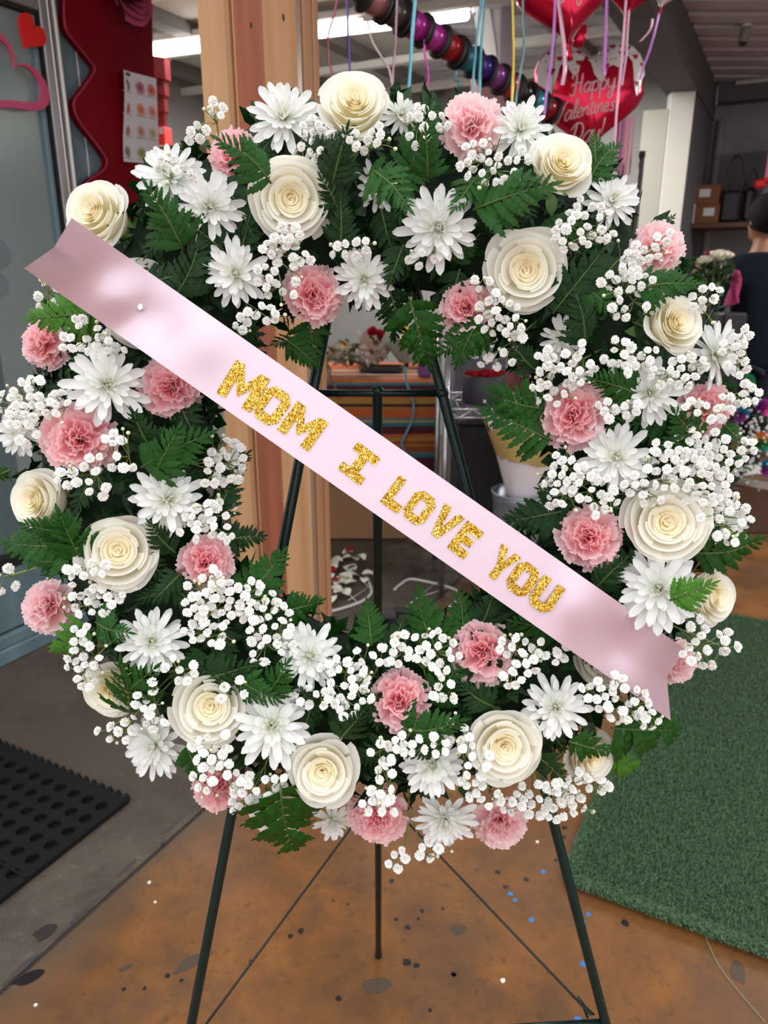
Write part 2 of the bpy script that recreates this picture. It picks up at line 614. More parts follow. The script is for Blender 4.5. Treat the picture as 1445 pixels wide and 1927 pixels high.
door = thing('door_1', 'glazed shop door', 'door')
for k in ('label', 'category'):
    del door[k]
door['kind'] = 'structure'
V0 = .55                       # hinge side, out of frame
ZG0 = wl(on_wall(20, 1040))[1]  # top of the kick panel
def dbox(name, v0, v1, z0, z1, th, du, m, bev=.004, parent=None):
    c = bl(WU + du, (v0 + v1) / 2, (z0 + z1) / 2)
    return put(name, MB().box((0, 0, 0), (th, v1 - v0, z1 - z0), bev=bev).mesh(name, m), parent or door, T(c) @ BM)
gl_edge = wl(on_wall(88, 200))[0]
M_glass = mat('door_glass', rgb(120, 138, 140), .22, spec=.35, trans=0.0, alpha=.42)
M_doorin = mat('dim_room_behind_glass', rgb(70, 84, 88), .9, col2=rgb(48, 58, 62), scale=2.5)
dbox('glass', V0 + .08, gl_edge, ZG0 - .02, ztop - .0, .008, -.012, M_glass, 0)
dbox('stile', gl_edge, gl_edge + .030, 0.06, ztop + .06, .05, 0, M_alu)
dbox('stile', gl_edge - .028, gl_edge - .010, ZG0, ztop, .03, -.005, M_blue)
dbox('gasket', gl_edge - .009, gl_edge - .001, ZG0, ztop, .03, .002, M_blackgap, 0)
dbox('stile', V0, V0 + .08, 0.06, ztop + .06, .05, 0, M_alu)
dbox('top_rail', V0 + .08, gl_edge, ztop, ztop + .06, .05, 0, M_alu)
dbox('gasket', V0 + .08, gl_edge - .001, ztop - .012, ztop, .03, .002, M_blackgap, 0)
dbox('kick_panel', V0 + .08, gl_edge, .1, ZG0 - .05, .03, 0, M_blue)
dbox('bottom_rail', V0 + .08, gl_edge, .055, .1, .06, .012, M_blue)
dbox('gasket', V0 + .08, gl_edge, .098, .106, .034, .0, M_blackgap, 0)
dbox('rail', V0 + .08, gl_edge, ZG0 - .05, ZG0 + .0, .045, 0, M_blackgap)
dbox('jamb', gl_edge + .031, gl_edge + .038, 0, ztop + .1, .05, .0, M_alul, .002)
dbox('jamb', gl_edge + .038, gl_edge + .052, 0, ztop + .1, .04, -.01, M_blackgap, .002)
dbox('jamb', gl_edge + .052, gl_edge + .064, 0, ztop + .1, .05, .005, M_alul, .002)
dbox('backing_room', V0, gl_edge + .02, 0, ztop, .02, -.5, M_doorin, 0)
dbox('threshold', V0, 2.4, 0, .055, .09, .01, M_blue)

# ------------------------------------------------------------------ wooden post
def wood(name, c1, c2, sc=14):
    m = mat(name, c1, .6, col2=c2, scale=sc, stretch=(1, 1, .06), detail=6, bump=.12)
    return m
M_pine = wood('pine_board', rgb(206, 162, 120), rgb(188, 140, 98))
M_pined = wood('dull_pine_board', rgb(178, 132, 96), rgb(156, 112, 78))
M_redw = wood('red_cedar_board', rgb(160, 92, 64), rgb(134, 74, 50), 18)
M_plast = mat('clear_plastic_strip', rgb(150, 128, 112), .25)
M_knot = mat('wood_knot', rgb(62, 34, 22), .7)
post = thing('wooden_post', 'unfinished pine post boxed in boards, standing behind the wreath', 'post')
PW = .200
pc = at(507, 517, 2.22)
post.matrix_basis = T((pc.x, pc.y, 0)) @ RZ(R(-33.5))
hw = PW / 2
def pboard(x0, x1, th, m, face, name='board', pr=0.0):
    # face 0: front-left (-y), face 1: front-right (+x)
    cx, wd = (x0 + x1) / 2, abs(x1 - x0)
    if face == 0:
        M_ = T((cx, -hw - th / 2 - pr, 1.38))
        sz = (wd - .0012, th, 2.76)
    else:
        M_ = T((hw + th / 2 + pr, cx, 1.38))
        sz = (th, wd - .0012, 2.76)
    return put(name, MB().box((0, 0, 0), sz, bev=.0025).mesh(name, m), post, M_)
put('core', MB().box((0, 0, 1.38), (PW, PW, 2.76)).mesh('core', M_pined), post)
pboard(-hw, -hw + .098, .018, M_pine, 0)
pboard(-hw + .098, -hw + .114, .024, M_pined, 0, 'trim_strip')
pboard(-hw + .114, -hw + .126, .014, M_pine, 0, 'trim_strip')
pboard(-hw + .126, hw + .02, .021, M_redw, 0)
pboard(-hw - .019, -hw + .112, .02, M_pine, 1)
pboard(-hw + .112, -hw + .140, .012, M_plast, 1, 'plastic_strip')
pboard(-hw + .140, -hw + .176, .018, M_pined, 1)
pboard(-hw + .176, hw, .022, M_pined, 1)
for (f, a, z, r) in [(0, -.07, 2.06, .006), (0, .085, 1.93, .005), (1, -.04, 1.96, .006), (1, -.06, 1.72, .005), (1, -.02, 1.0, .004), (1, .09, 1.6, .005), (0, .075, 1.75, .004)]:
    kn = MB().ball((0, 0, 0), r, 10, 6, (1, .2, 1.6)) if f == 0 else MB().ball((0, 0, 0), r, 10, 6, (.2, 1, 1.6))
    kn.put('knot', M_knot, post, True, T((a, -hw - .0205, z)) if f == 0 else T((hw + .0195, a, z)))

# unseen area lights added to brighten the back room and the garage
def add_fill_light(u, v, z, watts, sx, sy, name='fill_light'):
    ld = bpy.data.lights.new(name, 'AREA')
    ld.shape = 'RECTANGLE'
    ld.size, ld.size_y = sx, sy
    ld.energy = watts
    ld.color = (1, .97, .92)
    lo = bpy.data.objects.new(name, ld)
    lo.matrix_basis = T(bl(u, v, z)) @ BM
    COL.objects.link(lo)
add_fill_light(-3.3, 3.4, 2.62, 40, 1.2, .15)
add_fill_light(-1.8, 4.9, 2.62, 48, 1.4, .15)
add_fill_light(1.6, 4.6, 2.6, 70, 1.4, .15)
# ------------------------------------------------------------------ easel
M_easel = mat('dark_green_metal', rgb(12, 34, 33), .3, spec=.35)
M_wirek = mat('black_brace_wire', rgb(12, 18, 17), .5)
def leg_line(xa, ya, Ya, xb, yb, Yb):
    a, b = at(xa, ya, Ya), at(xb, yb, Yb)
    d = b - a
    foot = a + d * (a.z / (a.z - b.z))
    return a, foot, d.normalized()
lt, lf, ldr = leg_line(588, 740, .85, 360, 1927, .70)
rt, rf, rdr = leg_line(832, 740, .85, 1140, 1927, .70)
bt = at(710, 736, .852)
bf = atz(712, 1800)
es = thing('wire_easel', 'dark green metal tripod easel holding the flower wreath', 'easel', T(((lf.x + rf.x) / 2, (lf.y + bf.y) / 2, 0)))
EI = es.matrix_basis.inverted()
# the front legs run on to the top where they meet
apex = None
kx = (rt.x - lt.x)
slope = (rf.x - lf.x - kx) / lt.z
ztopE = lt.z + kx / slope - .03
def leg_at(top, foot, z):
    return foot + (top - foot) * (z / top.z)
LA, RA = leg_at(lt, lf, ztopE), leg_at(rt, rf, ztopE)
put('leg', MB().tube([EI @ lf, EI @ leg_at(lt, lf, .6), EI @ lt, EI @ LA], .0062, 12).mesh('leg', M_easel, True), es)
put('leg', MB().tube([EI @ rf, EI @ leg_at(rt, rf, .6), EI @ rt, EI @ RA], .0062, 12).mesh('leg', M_easel, True), es)
put('rear_leg', MB().tube([EI @ bf, EI @ bt, EI @ (bt + (bt - bf) * .004)], .006, 12).mesh('rear_leg', M_easel, True), es)
put('crossbar', MB().tube([EI @ lt, EI @ rt], .0042, 10).mesh('crossbar', M_easel, True), es)
zb = at(1130, 1924, .70).z
put('lower_bar', MB().tube([EI @ leg_at(lt, lf, zb - .035), EI @ leg_at(rt, rf, zb)], .0042, 10).mesh('lower_bar', M_easel, True), es)
put('top_ring', MB().ball(EI @ ((LA + RA) / 2), .012, 10, 8).mesh('top_ring', M_easel, True), es)
# braces from the rear leg to the lower bar
def rear_at(py):
    best = min((abs((lambda q: CY - F * (q - CAM).dot(UP) / (q - CAM).dot(FWD))(bf + (bt - bf) * t / 400) - py), t / 400) for t in range(401))
    return bf + (bt - bf) * best[1]
rb_ = rear_at(1488)
pr_ = leg_at(rt, rf, zb + .01)
pl_ = leg_at(lt, lf, zb - .02)
put('brace', MB().tube([EI @ rb_, EI @ pr_.lerp(leg_at(lt, lf, zb), .03)], .0017, 6).mesh('brace', M_wirek, True), es)
put('brace', MB().tube([EI @ rb_, EI @ pl_.lerp(leg_at(rt, rf, zb), .02)], .0017, 6).mesh('brace', M_wirek, True), es)
hk = at(1090, 1880, .715)
put('hook', MB().tube([EI @ at(1088, 1876, .72), EI @ at(1097, 1893, .715), EI @ at(1106, 1916, .705)], .0016, 6).tube([EI @ at(1091, 1880, .72), EI @ at(1103, 1896, .712), EI @ at(1118, 1910, .705)], .0014, 6).mesh('hook', M_easel, True), es)
for p in (lf, rf, bf):
    put('foot', MB().tube([EI @ p, EI @ (p + Vector((0, 0, .012)))], .0075, 10).mesh('foot', M_black, True), es)
for z_, p in ((lt.z, lt), (rt.z, rt), (bt.z, bt)):
    put('weld', MB().ball(EI @ p, .0078, 10, 8).mesh('weld', M_easel, True), es)

# ------------------------------------------------------------------ wreath surface
LEAN = R(10.9)
WN = Vector((0, -math.cos(LEAN), math.sin(LEAN)))
WV = Vector((0, math.sin(LEAN), math.cos(LEAN)))
WUx = Vector((1, 0, 0))
WC = at(716, 872, .775)
R0, RA_ = .277, .122
def hprof(r):
    x = (r - R0) / RA_
    if abs(x) < 1:
        return .058 * math.sqrt(1 - x * x)
    return -.05 * (abs(x) - 1)
def wp(px, py, dh=0.0):
    d = ray(px, py)
    h = .05
    for _ in range(6):
        o = WC + WN * (h + dh)
        t = (o - CAM).dot(WN) / d.dot(WN)
        p = CAM + d * t
        q = p - WC
        r = math.hypot(q.dot(WUx), q.dot(WV))
        h = .5 * h + .5 * hprof(r)
    return p
def wpol(px, py):
    q = wp(px, py) - WC
    a, b = q.dot(WUx), q.dot(WV)
    return math.atan2(b, a), math.hypot(a, b)
def clock(px, py):
    a, r = wpol(px, py)
    h = (90 - math.degrees(a)) / 30 % 12
    hh = round(h * 2) / 2 % 12
    names = ['twelve', 'one', 'two', 'three', 'four', 'five', 'six', 'seven', 'eight', 'nine', 'ten', 'eleven']
    b = int(hh)
    s_ = ('half past ' if hh != b else '') + names[b] + (" o'clock" if hh == b else '')
    x = (r - R0) / RA_
    zone = 'inner edge' if x < -.4 else 'outer edge' if x > .45 else 'middle'
    return s_, zone

# foam ring with moss
M_foam = mat('dark_green_foam', rgb(20, 40, 22), .95, bump=.6, scale=60)
ring = thing('wreath_base', 'round dark green foam and leaf base under all the flowers, hung on the easel', 'wreath', T(WC) @ frame(WN, WUx))
mb = MB()
nr, nt_ = 64, 16
for i in range(nr):
    for k in range(nt_):
        a, b = 2 * PI * i / nr, 2 * PI * k / nt_
        q = .088 * (1 + .06 * math.sin(5 * a + 2 * b))
        mb.v.append(Vector(((R0 + q * math.cos(b)) * math.cos(a), (R0 + q * math.cos(b)) * math.sin(a), .040 * math.sin(b) * (1 if math.sin(b) > 0 else 1.2) - .0)))
for i in range(nr):
    for k in range(nt_):
        i2, k2 = (i + 1) % nr, (k + 1) % nt_
        mb.f.append((i * nt_ + k, i2 * nt_ + k, i2 * nt_ + k2, i * nt_ + k2))
put('foam_ring', mb.mesh('foam_ring', M_foam, True), ring)

# ------------------------------------------------------------------ petals
M_rose = mat_uv('ivory_rose_petal', [(0, rgb(248, 240, 205)), (.5, rgb(253, 249, 234)), (.8, rgb(254, 252, 245)), (1, rgb(254, 253, 247))], .5, .3, .45, vein=.05)
M_rosein = mat_uv('cream_rose_heart', [(0, rgb(250, 234, 176)), (.5, rgb(253, 244, 214)), (1, rgb(254, 251, 238))], .5, .3, .45)
M_sepal = mat('rose_sepal', rgb(92, 128, 62), .5)
M_mum = mat_uv('white_mum_petal', [(0, rgb(224, 230, 190)), (.25, rgb(244, 246, 238)), (1, rgb(248, 249, 252))], .45, .35, .3, vein=.15, vscale=(7, .6, 1))
M_mumin = mat_uv('cream_mum_petal', [(0, rgb(206, 216, 140)), (.5, rgb(238, 240, 214)), (1, rgb(248, 248, 238))], .45, .3, .3)
M_mumc = mat('green_mum_eye', rgb(214, 220, 140), .6)
M_car = mat_uv('pink_carnation_petal', [(0, rgb(248, 142, 152)), (.45, rgb(254, 190, 198)), (.8, rgb(254, 206, 212)), (1, rgb(255, 228, 232))], .6, .2, .4, vein=.2, vscale=(14, .7, 1))
M_carp = mat_uv('pale_carnation_petal', [(0, rgb(248, 166, 176)), (.45, rgb(254, 206, 212)), (.8, rgb(255, 222, 226)), (1, rgb(255, 236, 238))], .6, .2, .4, vein=.2, vscale=(14, .7, 1))
M_calyx = mat('carnation_calyx', rgb(110, 148, 90), .5)
M_gyp = mat('gypsophila_white', rgb(246, 246, 244), .6, sss=0)
M_gypc = mat('gypsophila_green_eye', rgb(196, 206, 140), .6)
M_gstem = mat('thin_green_stem', rgb(112, 130, 66), .5)
M_bud = mat('gypsophila_bud', rgb(222, 226, 190), .5)
def leafmat(nm, c, c2):
    m = mat(nm, rgb(*c), .30, spec=.24, col2=rgb(*c2), scale=70, bump=.35, bscale=220)
    return m
M_fern = [leafmat('fern_green', (34, 88, 20), (20, 62, 14)), leafmat('fern_deep_green', (22, 62, 18), (13, 42, 12)), leafmat('fern_bright_green', (74, 128, 30), (54, 104, 24))]
M_rach = mat('fern_stalk', rgb(70, 92, 40), .5)

def rose_petals(var, openness, rng):
    """13 tight heart petals, 7 middle ones and 6 wide outer ones that roll back"""
    out = []
    NI, NM, NO = 13, 5, 6
    N = NI + NM + NO
    for i in range(N):
        t = i / (N - 1)
        if i < NI:
            q = i / (NI - 1)
            Rr, hw_, H, D, k1 = .016 + .385 * q ** .95, 2.6 - 1.2 * q, .07 + .09 * q, .16 + .38 * q, 0
            curl = .02 + .05 * q
            th = i * 2.399963
        elif i < NI + NM:
            q = (i - NI) / (NM - 1)
            Rr, hw_, H, D, k1 = .46 + .20 * q, 1.5 - .15 * q, .17 - .02 * q, .62 + .5 * q, .3 + .6 * q
            curl = .09 + .07 * q
            th = i * 2.2 + 1
        else:
            q = (i - NI - NM) / (NO - 1)
            Rr, hw_, H, D, k1 = (.68 + .12 * q) * openness, 1.12, .12 - .24 * q, 1.30 - .08 * q, 1
            curl = .20 + .16 * q
            th = i * 2.25 + .5
        th += rng.uniform(-.18, .18)
        zb = H - D
        rb_ = Rr * ((.46 if i > 2 else .1) - .24 * k1)
        ph, ph2 = rng.uniform(0, 6), rng.uniform(0, 6)
        curl *= rng.uniform(.8, 1.25)
        tipx = rng.uniform(-.25, .25)
        outer = max(0, (i - NI) / (N - 1 - NI))
        nu, nv = (15, 13)
        v, uv = [], []
        for j in range(nv):
            qv = (j / (nv - 1)) ** .88
            for k in range(nu):
                u = 2 * k / (nu - 1) - 1
                top = 1 - .13 * abs(u) ** 2.6 + .07 * outer * max(0, 1 - abs(u - tipx) * 1.8) + .012 * math.sin(5 * u + ph) * (.3 + t)
                vv = qv * top
                s_ = min(1.0, vv / .78)
                full = math.sin(PI / 2 * s_) ** 1.15
                r_ = rb_ + (Rr - rb_) * (s_ * (1 - k1) + full * k1)
                z = zb + D * vv
                if vv > .70:
                    c_ = (vv - .70) / .30
                    sh = (.55 + .65 * abs(u) ** 1.4) if i < NI + NM else (.42 + 1.05 * abs(u) ** 1.3)
                    r_ += curl * c_ ** 1.35 * sh
                    z -= curl * .55 * c_ ** 2.2 * sh + .02 * c_ ** 2
                r_ += .014 * math.sin(3 * u + ph) * vv * (.3 + t) + .035 * outer * abs(u) ** 3 * vv
                z += .025 * math.sin(4 * u + ph2) * vv ** 2 * outer
                a = th + u * hw_
                v.append(Vector((r_ * math.cos(a), r_ * math.sin(a), z)))
                uv.append(((u + 1) / 2, vv))
        f = [(j * nu + k, j * nu + k + 1, (j + 1) * nu + k + 1, (j + 1) * nu + k) for j in range(nv - 1) for k in range(nu - 1)]
        out.append(mesh('petal', v, f, M_rosein if i < NI - 2 else M_rose, True, uv))
    return out
rng = random.Random(101)
ROSE = [rose_petals(i, o_, rng) for i, o_ in enumerate((1.0, .92, 1.06, .86))]
mbs = MB()
for k in range(5):
    a = 2 * PI * k / 5
    def fn(u, v, a=a):
        w_ = .2 * math.sin(PI * min(1, .08 + .9 * v)) * (u - .5) * 2
        r_ = .22 + .55 * v
        return Vector((r_ * math.cos(a) - w_ * math.sin(a), r_ * math.sin(a) + w_ * math.cos(a), -1.3 - .1 * v - .25 * v * v))
    mbs.grid(fn, 4, 6)
mbs.lathe([(.09, -1.65), (.2, -1.5), (.24, -1.36), (.2, -1.28)], 14)
SEPAL = mbs.mesh('calyx', M_sepal, True)

def mum_petal(kind, m, rng):
    nu, nv = 5, 10
    L_, W_ = 1.0, (.112, .118, .085)[kind]
    bend = (-.05, .12, .34)[kind]
    v, uv = [], []
    for j in range(nv):
        q = j / (nv - 1)
        wdt = W_ * (.30 + .70 * math.sin(PI / 2 * min(1, q / .62)) ** 1.2) * (1 if q < .78 else math.sqrt(max(.04, 1 - ((q - .78) / .22) ** 2.2)))
        for k in range(nu):
            u = 2 * k / (nu - 1) - 1
            notch = -.02 * (1 - abs(u)) if q > .99 else 0
            v.append(Vector((u * wdt, q * L_ + notch, bend * q * q + .055 * abs(u) ** 1.6 * (1 - .5 * q) + .012 * math.cos(u * 2 * PI))))
            uv.append(((u + 1) / 2, q))
    f = [(j * nu + k, j * nu + k + 1, (j + 1) * nu + k + 1, (j + 1) * nu + k) for j in range(nv - 1) for k in range(nu - 1)]
    return mesh('petal', v, f, m, True, uv)
rng = random.Random(7)
MP_OUT, MP_MID, MP_IN, MP_TINY = mum_petal(0, M_mum, rng), mum_petal(1, M_mum, rng), mum_petal(2, M_mum, rng), mum_petal(2, M_mumin, rng)
mbe = MB().ball((0, 0, .09), .10, 12, 8, (1, 1, .8))
MEYE = mbe.mesh('eye', M_mumc, True)
MCAL = MB().lathe([(.03, -.34), (.05, -.2), (.16, -.12), (.2, -.03), (.1, .02)], 12).mesh('calyx', M_calyx, True)

def car_petal(m, rng):
    nu, nv = 17, 8
    ph, am = rng.uniform(0, 6), rng.uniform(.07, .115)
    fr = rng.uniform(3.2, 4.6)
    v, uv = [], []
    jag = [rng.uniform(-.035, .035) + (.035 if k % 2 else -.02) for k in range(nu)]
    for j in range(nv):
        q = j / (nv - 1)
        for k in range(nu):
            u = 2 * k / (nu - 1) - 1
            half = .07 + .58 * q ** 1.2
            ln = q * (1 - .12 * u * u) + (jag[k] if j == nv - 1 else 0)
            rip = am * q ** 1.8 * math.sin(fr * u + ph) + .045 * q ** 3 * math.sin(9.5 * u + ph * 2)
            v.append(Vector((u * half, ln, rip + .10 * q * q)))
            uv.append(((u + 1) / 2, q))
    f = [(j * nu + k, j * nu + k + 1, (j + 1) * nu + k + 1, (j + 1) * nu + k) for j in range(nv - 1) for k in range(nu - 1)]
    return mesh('petal', v, f, m, True, uv)
CARP = [[car_petal(m, rng) for _ in range(7)] for m in (M_car, M_carp)]
CCAL = MB().lathe([(.06, -1.15), (.1, -1.1), (.17, -.85), (.19, -.5), (.24, -.38), (.1, -.3)], 12).mesh('calyx', M_calyx, True)

def floret(rng):
    mb = MB()
    for ring_, (n, pol, ln, wd) in enumerate(((6, 1.45, 1.0, .50), (6, 1.0, .9, .46), (5, .55, .75, .4), (3, .2, .6, .3))):
        for k in range(n):
            a = 2 * PI * (k + .5 * (ring_ % 2)) / n + rng.uniform(-.2, .2)
            po = pol + rng.uniform(-.15, .15)
            e = Vector((math.sin(po) * math.cos(a), math.sin(po) * math.sin(a), math.cos(po)))
            s_ = Vector((-math.sin(a), math.cos(a), 0))
            nn = e.cross(s_)
            L_ = ln * rng.uniform(.88, 1.1)
            p0 = Vector((0, 0, -.15))
            pts = [p0 + e * L_ * .25 - s_ * wd * .35, p0 + e * L_ * .25 + s_ * wd * .35,
                   p0 + e * L_ * .72 - s_ * wd - nn * .10, p0 + e * L_ * .78 + nn * .08, p0 + e * L_ * .72 + s_ * wd - nn * .10,
                   p0 + e * L_ * 1.02 - s_ * wd * .6 + nn * .05, p0 + e * L_ * .93 + nn * .0, p0 + e * L_ * 1.02 + s_ * wd * .6 + nn * .05]
            mb.add(pts, [(0, 1, 3), (0, 3, 2), (1, 4, 3), (2, 3, 6, 5), (3, 4, 7, 6)])
    n0 = len(mb.f)
    mb.lathe([(.06, -.6), (.2, -.35), (.22, -.1)], 6)
    me = mb.mesh('floret', M_gyp, False)
    me.materials.append(M_gypc)
    for i in range(n0, len(me.polygons)):
        me.polygons[i].material_index = 1
    return me
FLO = [floret(rng) for _ in range(5)]
BUDM = MB().ball((0, 0, 0), 1, 7, 5, (.9, .9, 1.1)).mesh('bud', M_bud, True)

def pinna(m, rng, lobes=6):
    """serrated fern leaflet along +y, folded on its midrib"""
    v, f = [], []
    n = lobes * 2 + 1
    mid = []
    for k in range(n + 1):
        q = k / n
        v.append(Vector((0, q, .06 * math.sin(PI * q) - .10 * q * q)))
    for side in (-1, 1):
        st = len(v)
        for k in range(n + 1):
            q = k / n
            env = .245 * (math.sin(PI * min(1, .10 + .55 * q)) if q < .6 else 1) * (1 - max(0, q - .12) / .88) ** .72 + .004
            tooth = 1.0 if k % 2 else .70
            wdt = env * tooth * rng.uniform(.92, 1.08)
            yy = q + (.055 if k % 2 else -.012)
            v.append(Vector((side * wdt, min(1.02, yy), .06 * math.sin(PI * q) - .10 * q * q - .16 * wdt + .02 * math.sin(k * 1.7))))
        for k in range(n):
            a, b, c_, d = k, k + 1, st + k + 1, st + k
            f.append((a, b, c_, d) if side < 0 else (a, d, c_, b))
    return mesh('leaflet', v, f, m, True)
PIN = [[pinna(m, rng, l) for l in (6, 5, 7)] for m in M_fern]

# ------------------------------------------------------------------ flower placing
CAMR, CAMU = RIGHT, UP
def axis_of(p, fx, fy):
    tc_ = (CAM - p).normalized()
    x = (CAMR - tc_ * CAMR.dot(tc_)).normalized()
    y = tc_.cross(x)
    z = math.sqrt(max(.04, 1 - fx * fx - fy * fy))
    return (x * fx + y * fy + tc_ * z).normalized()
USED = {}
def ulabel(s, alts=()):
    if s not in USED:
        USED[s] = 1
        return s
    for a in alts:
        q = s + ' ' + a
        if q not in USED and len(q.split()) <= 16:
            USED[q] = 1
            return q
    USED[s] += 1
    return s
FLW = []         # (px, py, short name)
def flower_label(kind, px, py, look, short):
    FLW.append((px, py, short))
    return ulabel(look)

NR = [0]
def rose(px, py, r, fx, fy, look, short, dh=.022, op=None):
    dh += .016
    p = wp(px, py, dh)
    s_ = r * m_per_px(p) / 1.02
    ax = axis_of(p, fx, fy)
    i = NR[0] = NR[0] + 1
    o = thing('rose', flower_label('rose', px, py, look, short), 'rose', T(p) @ frame(ax, WUx) @ RZ(i * 2.1) @ S(s_), 'ivory roses of the wreath')
    for me in ROSE[i % 4 if op is None else op]:
        put('petal', me, o)
    put('calyx', SEPAL, o)
def mum(px, py, r, fx, fy, look, short, dh=.022, full=1.0):
    p = wp(px, py, dh)
    s_ = r * m_per_px(p) / 1.0
    ax = axis_of(p, fx, fy)
    rng = random.Random(int(px * 7 + py))
    o = thing('chrysanthemum', flower_label('mum', px, py, look, short), 'chrysanthemum', T(p) @ frame(ax, WUx) @ RZ(rng.uniform(0, 6)) @ S(s_), 'white chrysanthemums of the wreath')
    rings = [(15, 84, 1.0, MP_OUT, .04), (15, 70, .90, MP_OUT, .07), (15, 56, .74, MP_MID, .09), (13, 42, .56, MP_IN, .10), (12, 28, .42, MP_TINY, .10), (8, 12, .32, MP_TINY, .10)]
    if full < 1:
        rings = rings[:1] + rings[2:]
    for (n, pol, ln, me, zb) in rings:
        for k in range(n):
            a = 2 * PI * k / n + rng.uniform(-.14, .14) + pol
            po = R(pol + rng.uniform(-9, 9))
            # the petal runs along its local +y: tilt y away from the flower axis by po
            M_ = RZ(a) @ RX(PI / 2 - po) @ T((0, .04, zb * .3)) @ RY(rng.uniform(-.35, .35)) @ S(ln * rng.uniform(.80, 1.08))
            put('petal', me, o, T((0, 0, zb)) @ M_)
    put('eye', MEYE, o)
    put('calyx', MCAL, o)
def carnation(px, py, r, fx, fy, look, short, dh=.022, pale=0):
    p = wp(px, py, dh)
    s_ = r * m_per_px(p) / .98
    ax = axis_of(p, fx, fy)
    rng = random.Random(int(px * 3 + py * 5))
    o = thing('carnation', flower_label('carnation', px, py, look, short), 'carnation', T(p) @ frame(ax, WUx) @ RZ(rng.uniform(0, 6)) @ S(s_), 'pink carnations of the wreath')
    N = 36
    for k in range(N):
        t = k / (N - 1)
        a = k * 2.399963 + rng.uniform(-.25, .25)
        po = R(92 - 84 * t ** .85 + rng.uniform(-8, 8))
        ln = 1.0 - .30 * t + rng.uniform(-.06, .06)
        M_ = T((0, 0, -.38 + .12 * t)) @ RZ(a) @ RX(PI / 2 - po) @ RY(rng.uniform(-.5, .5) * (1 + t)) @ S(ln * (.92 - .2 * t), ln, ln)
        put('petal', CARP[pale][rng.randrange(7)], o, M_)
    put('calyx', CCAL, o)

W = 'on the wreath'
rose(668, 186, 74, .03, .60, 'ivory rose at the very top of the wreath, tipped upward', 'topmost rose', .03)
rose(548, 374, 80, .04, -.03, 'wide open ivory rose facing out, below and beside the topmost rose', 'upper open rose')
rose(1062, 302, 70, .32, .52, 'ivory rose tilted up in front of the icing balloon', 'rose under the balloon', .03)
rose(990, 508, 80, .02, .0, "large open ivory rose at the wreath's inner side, nearest the hat box", 'large spiral rose')
rose(1278, 604, 66, .55, .30, 'plump ivory rose turned outward, just behind the baby breath near the person', 'outward plump rose', .03, 3)
rose(1256, 982, 80, .10, .02, 'large ivory rose with cream heart above the starry white chrysanthemum and ribbon end', 'cream heart rose', .028)
rose(1352, 1122, 62, .78, -.05, 'ivory rose turned sideways at the outer rim with a bright fern sprig before it', 'sideways rose', .01, 3)
rose(950, 1408, 74, .08, -.28, 'large ivory rose at the bottom, above the baby breath and easel leg', 'large bottom rose', .03)
rose(606, 1455, 74, -.05, -.22, 'ivory rose at the bottom, over the hanging fern frond', 'low ivory rose', .03)
rose(395, 1330, 74, -.04, -.12, 'ivory rose facing out, above the pale pink carnation and mat', 'rose over the mat')
rose(222, 1036, 86, -.08, .05, 'largest ivory rose, wide open beside the sideways outer rose', 'widest rose')
rose(58, 942, 68, -.72, -.02, 'ivory rose in profile at the outer rim, turned toward the glass door', 'profile rose', .01, 3)
rose(200, 1305, 60, -.45, -.45, "ivory rose half covered by baby's breath at the lower outer rim", 'covered rose', .005)
rose(170, 395, 74, -.55, .40, "ivory rose under the ribbon's upper end, leaning outward", 'rose at the ribbon end', .015, 3)
rose(268, 575, 84, .12, .1, 'ivory rose mostly hidden under the ribbon by its upper pin', 'rose under the upper pin', -.004, 2)
rose(520, 1540, 56, -.12, -.70, 'ivory rose facing down behind the hanging fern frond', 'downward rose', .004)
rose(1118, 1430, 56, .5, -.45, 'ivory rose behind fern tips at the lower outer rim above the turf', 'rose above the turf', .0)
rose(1140, 1238, 62, .1, -.1, 'ivory rose mostly hidden under the ribbon by its lower pin', 'rose under the lower pin', -.018, 2)

mum(535, 228, 72, -.05, .50, 'white chrysanthemum facing up before the pine post', 'mum by the post', .02)
mum(322, 338, 66, -.25, .55, 'white chrysanthemum leaning up against the red panel', 'mum by the panel', .015)
mum(395, 392, 68, .0, .15, 'white chrysanthemum with cupped petals beside the dark fern frond', 'cupped mum')
mum(445, 516, 64, -.1, .1, 'white chrysanthemum with a greenish heart above the ribbon', 'greenish mum')
mum(684, 524, 58, .02, -.05, 'white chrysanthemum at the inner top edge beside a pink carnation', 'inner top mum')
mum(712, 352, 48, -.2, .0, 'small white chrysanthemum half hidden behind a fern tip', 'half hidden mum', .01, .9)
mum(826, 430, 80, .0, .05, 'large starry white chrysanthemum alone among ferns at the top', 'starry mum', .026)
mum(978, 248, 60, .15, .40, 'white chrysanthemum between the pale top carnation and the balloon rose', 'mum by the balloon', .02)
mum(1148, 382, 54, .25, .40, 'white chrysanthemum before the chrome rack pole', 'mum by the chrome pole', .012)
mum(1057, 636, 44, -.1, -.2, "small white chrysanthemum drooping among baby's breath at the inner edge", 'small drooping mum', .015, .9)
mum(1222, 740, 66, .02, .05, "round white chrysanthemum deep in baby's breath, between two pink carnations", 'round mum', .026)
mum(1338, 668, 66, .72, .12, 'white chrysanthemum in profile at the outer rim below the person', 'profile mum', .01)
mum(1158, 860, 72, .05, -.02, "white chrysanthemum crowded by baby's breath above the deep pink carnation", 'crowded mum', .026)
mum(1240, 1108, 82, .0, .05, 'large white chrysanthemum below the cream heart rose, touching the ribbon', 'mum above the ribbon end', .03)
mum(1046, 1330, 66, .02, -.05, 'white chrysanthemum just under the lower ribbon edge', 'mum under the ribbon', .024)
mum(815, 1440, 62, -.05, .0, 'white chrysanthemum facing out between the low ivory rose and large bottom rose', 'mum beside the bottom rose', .02)
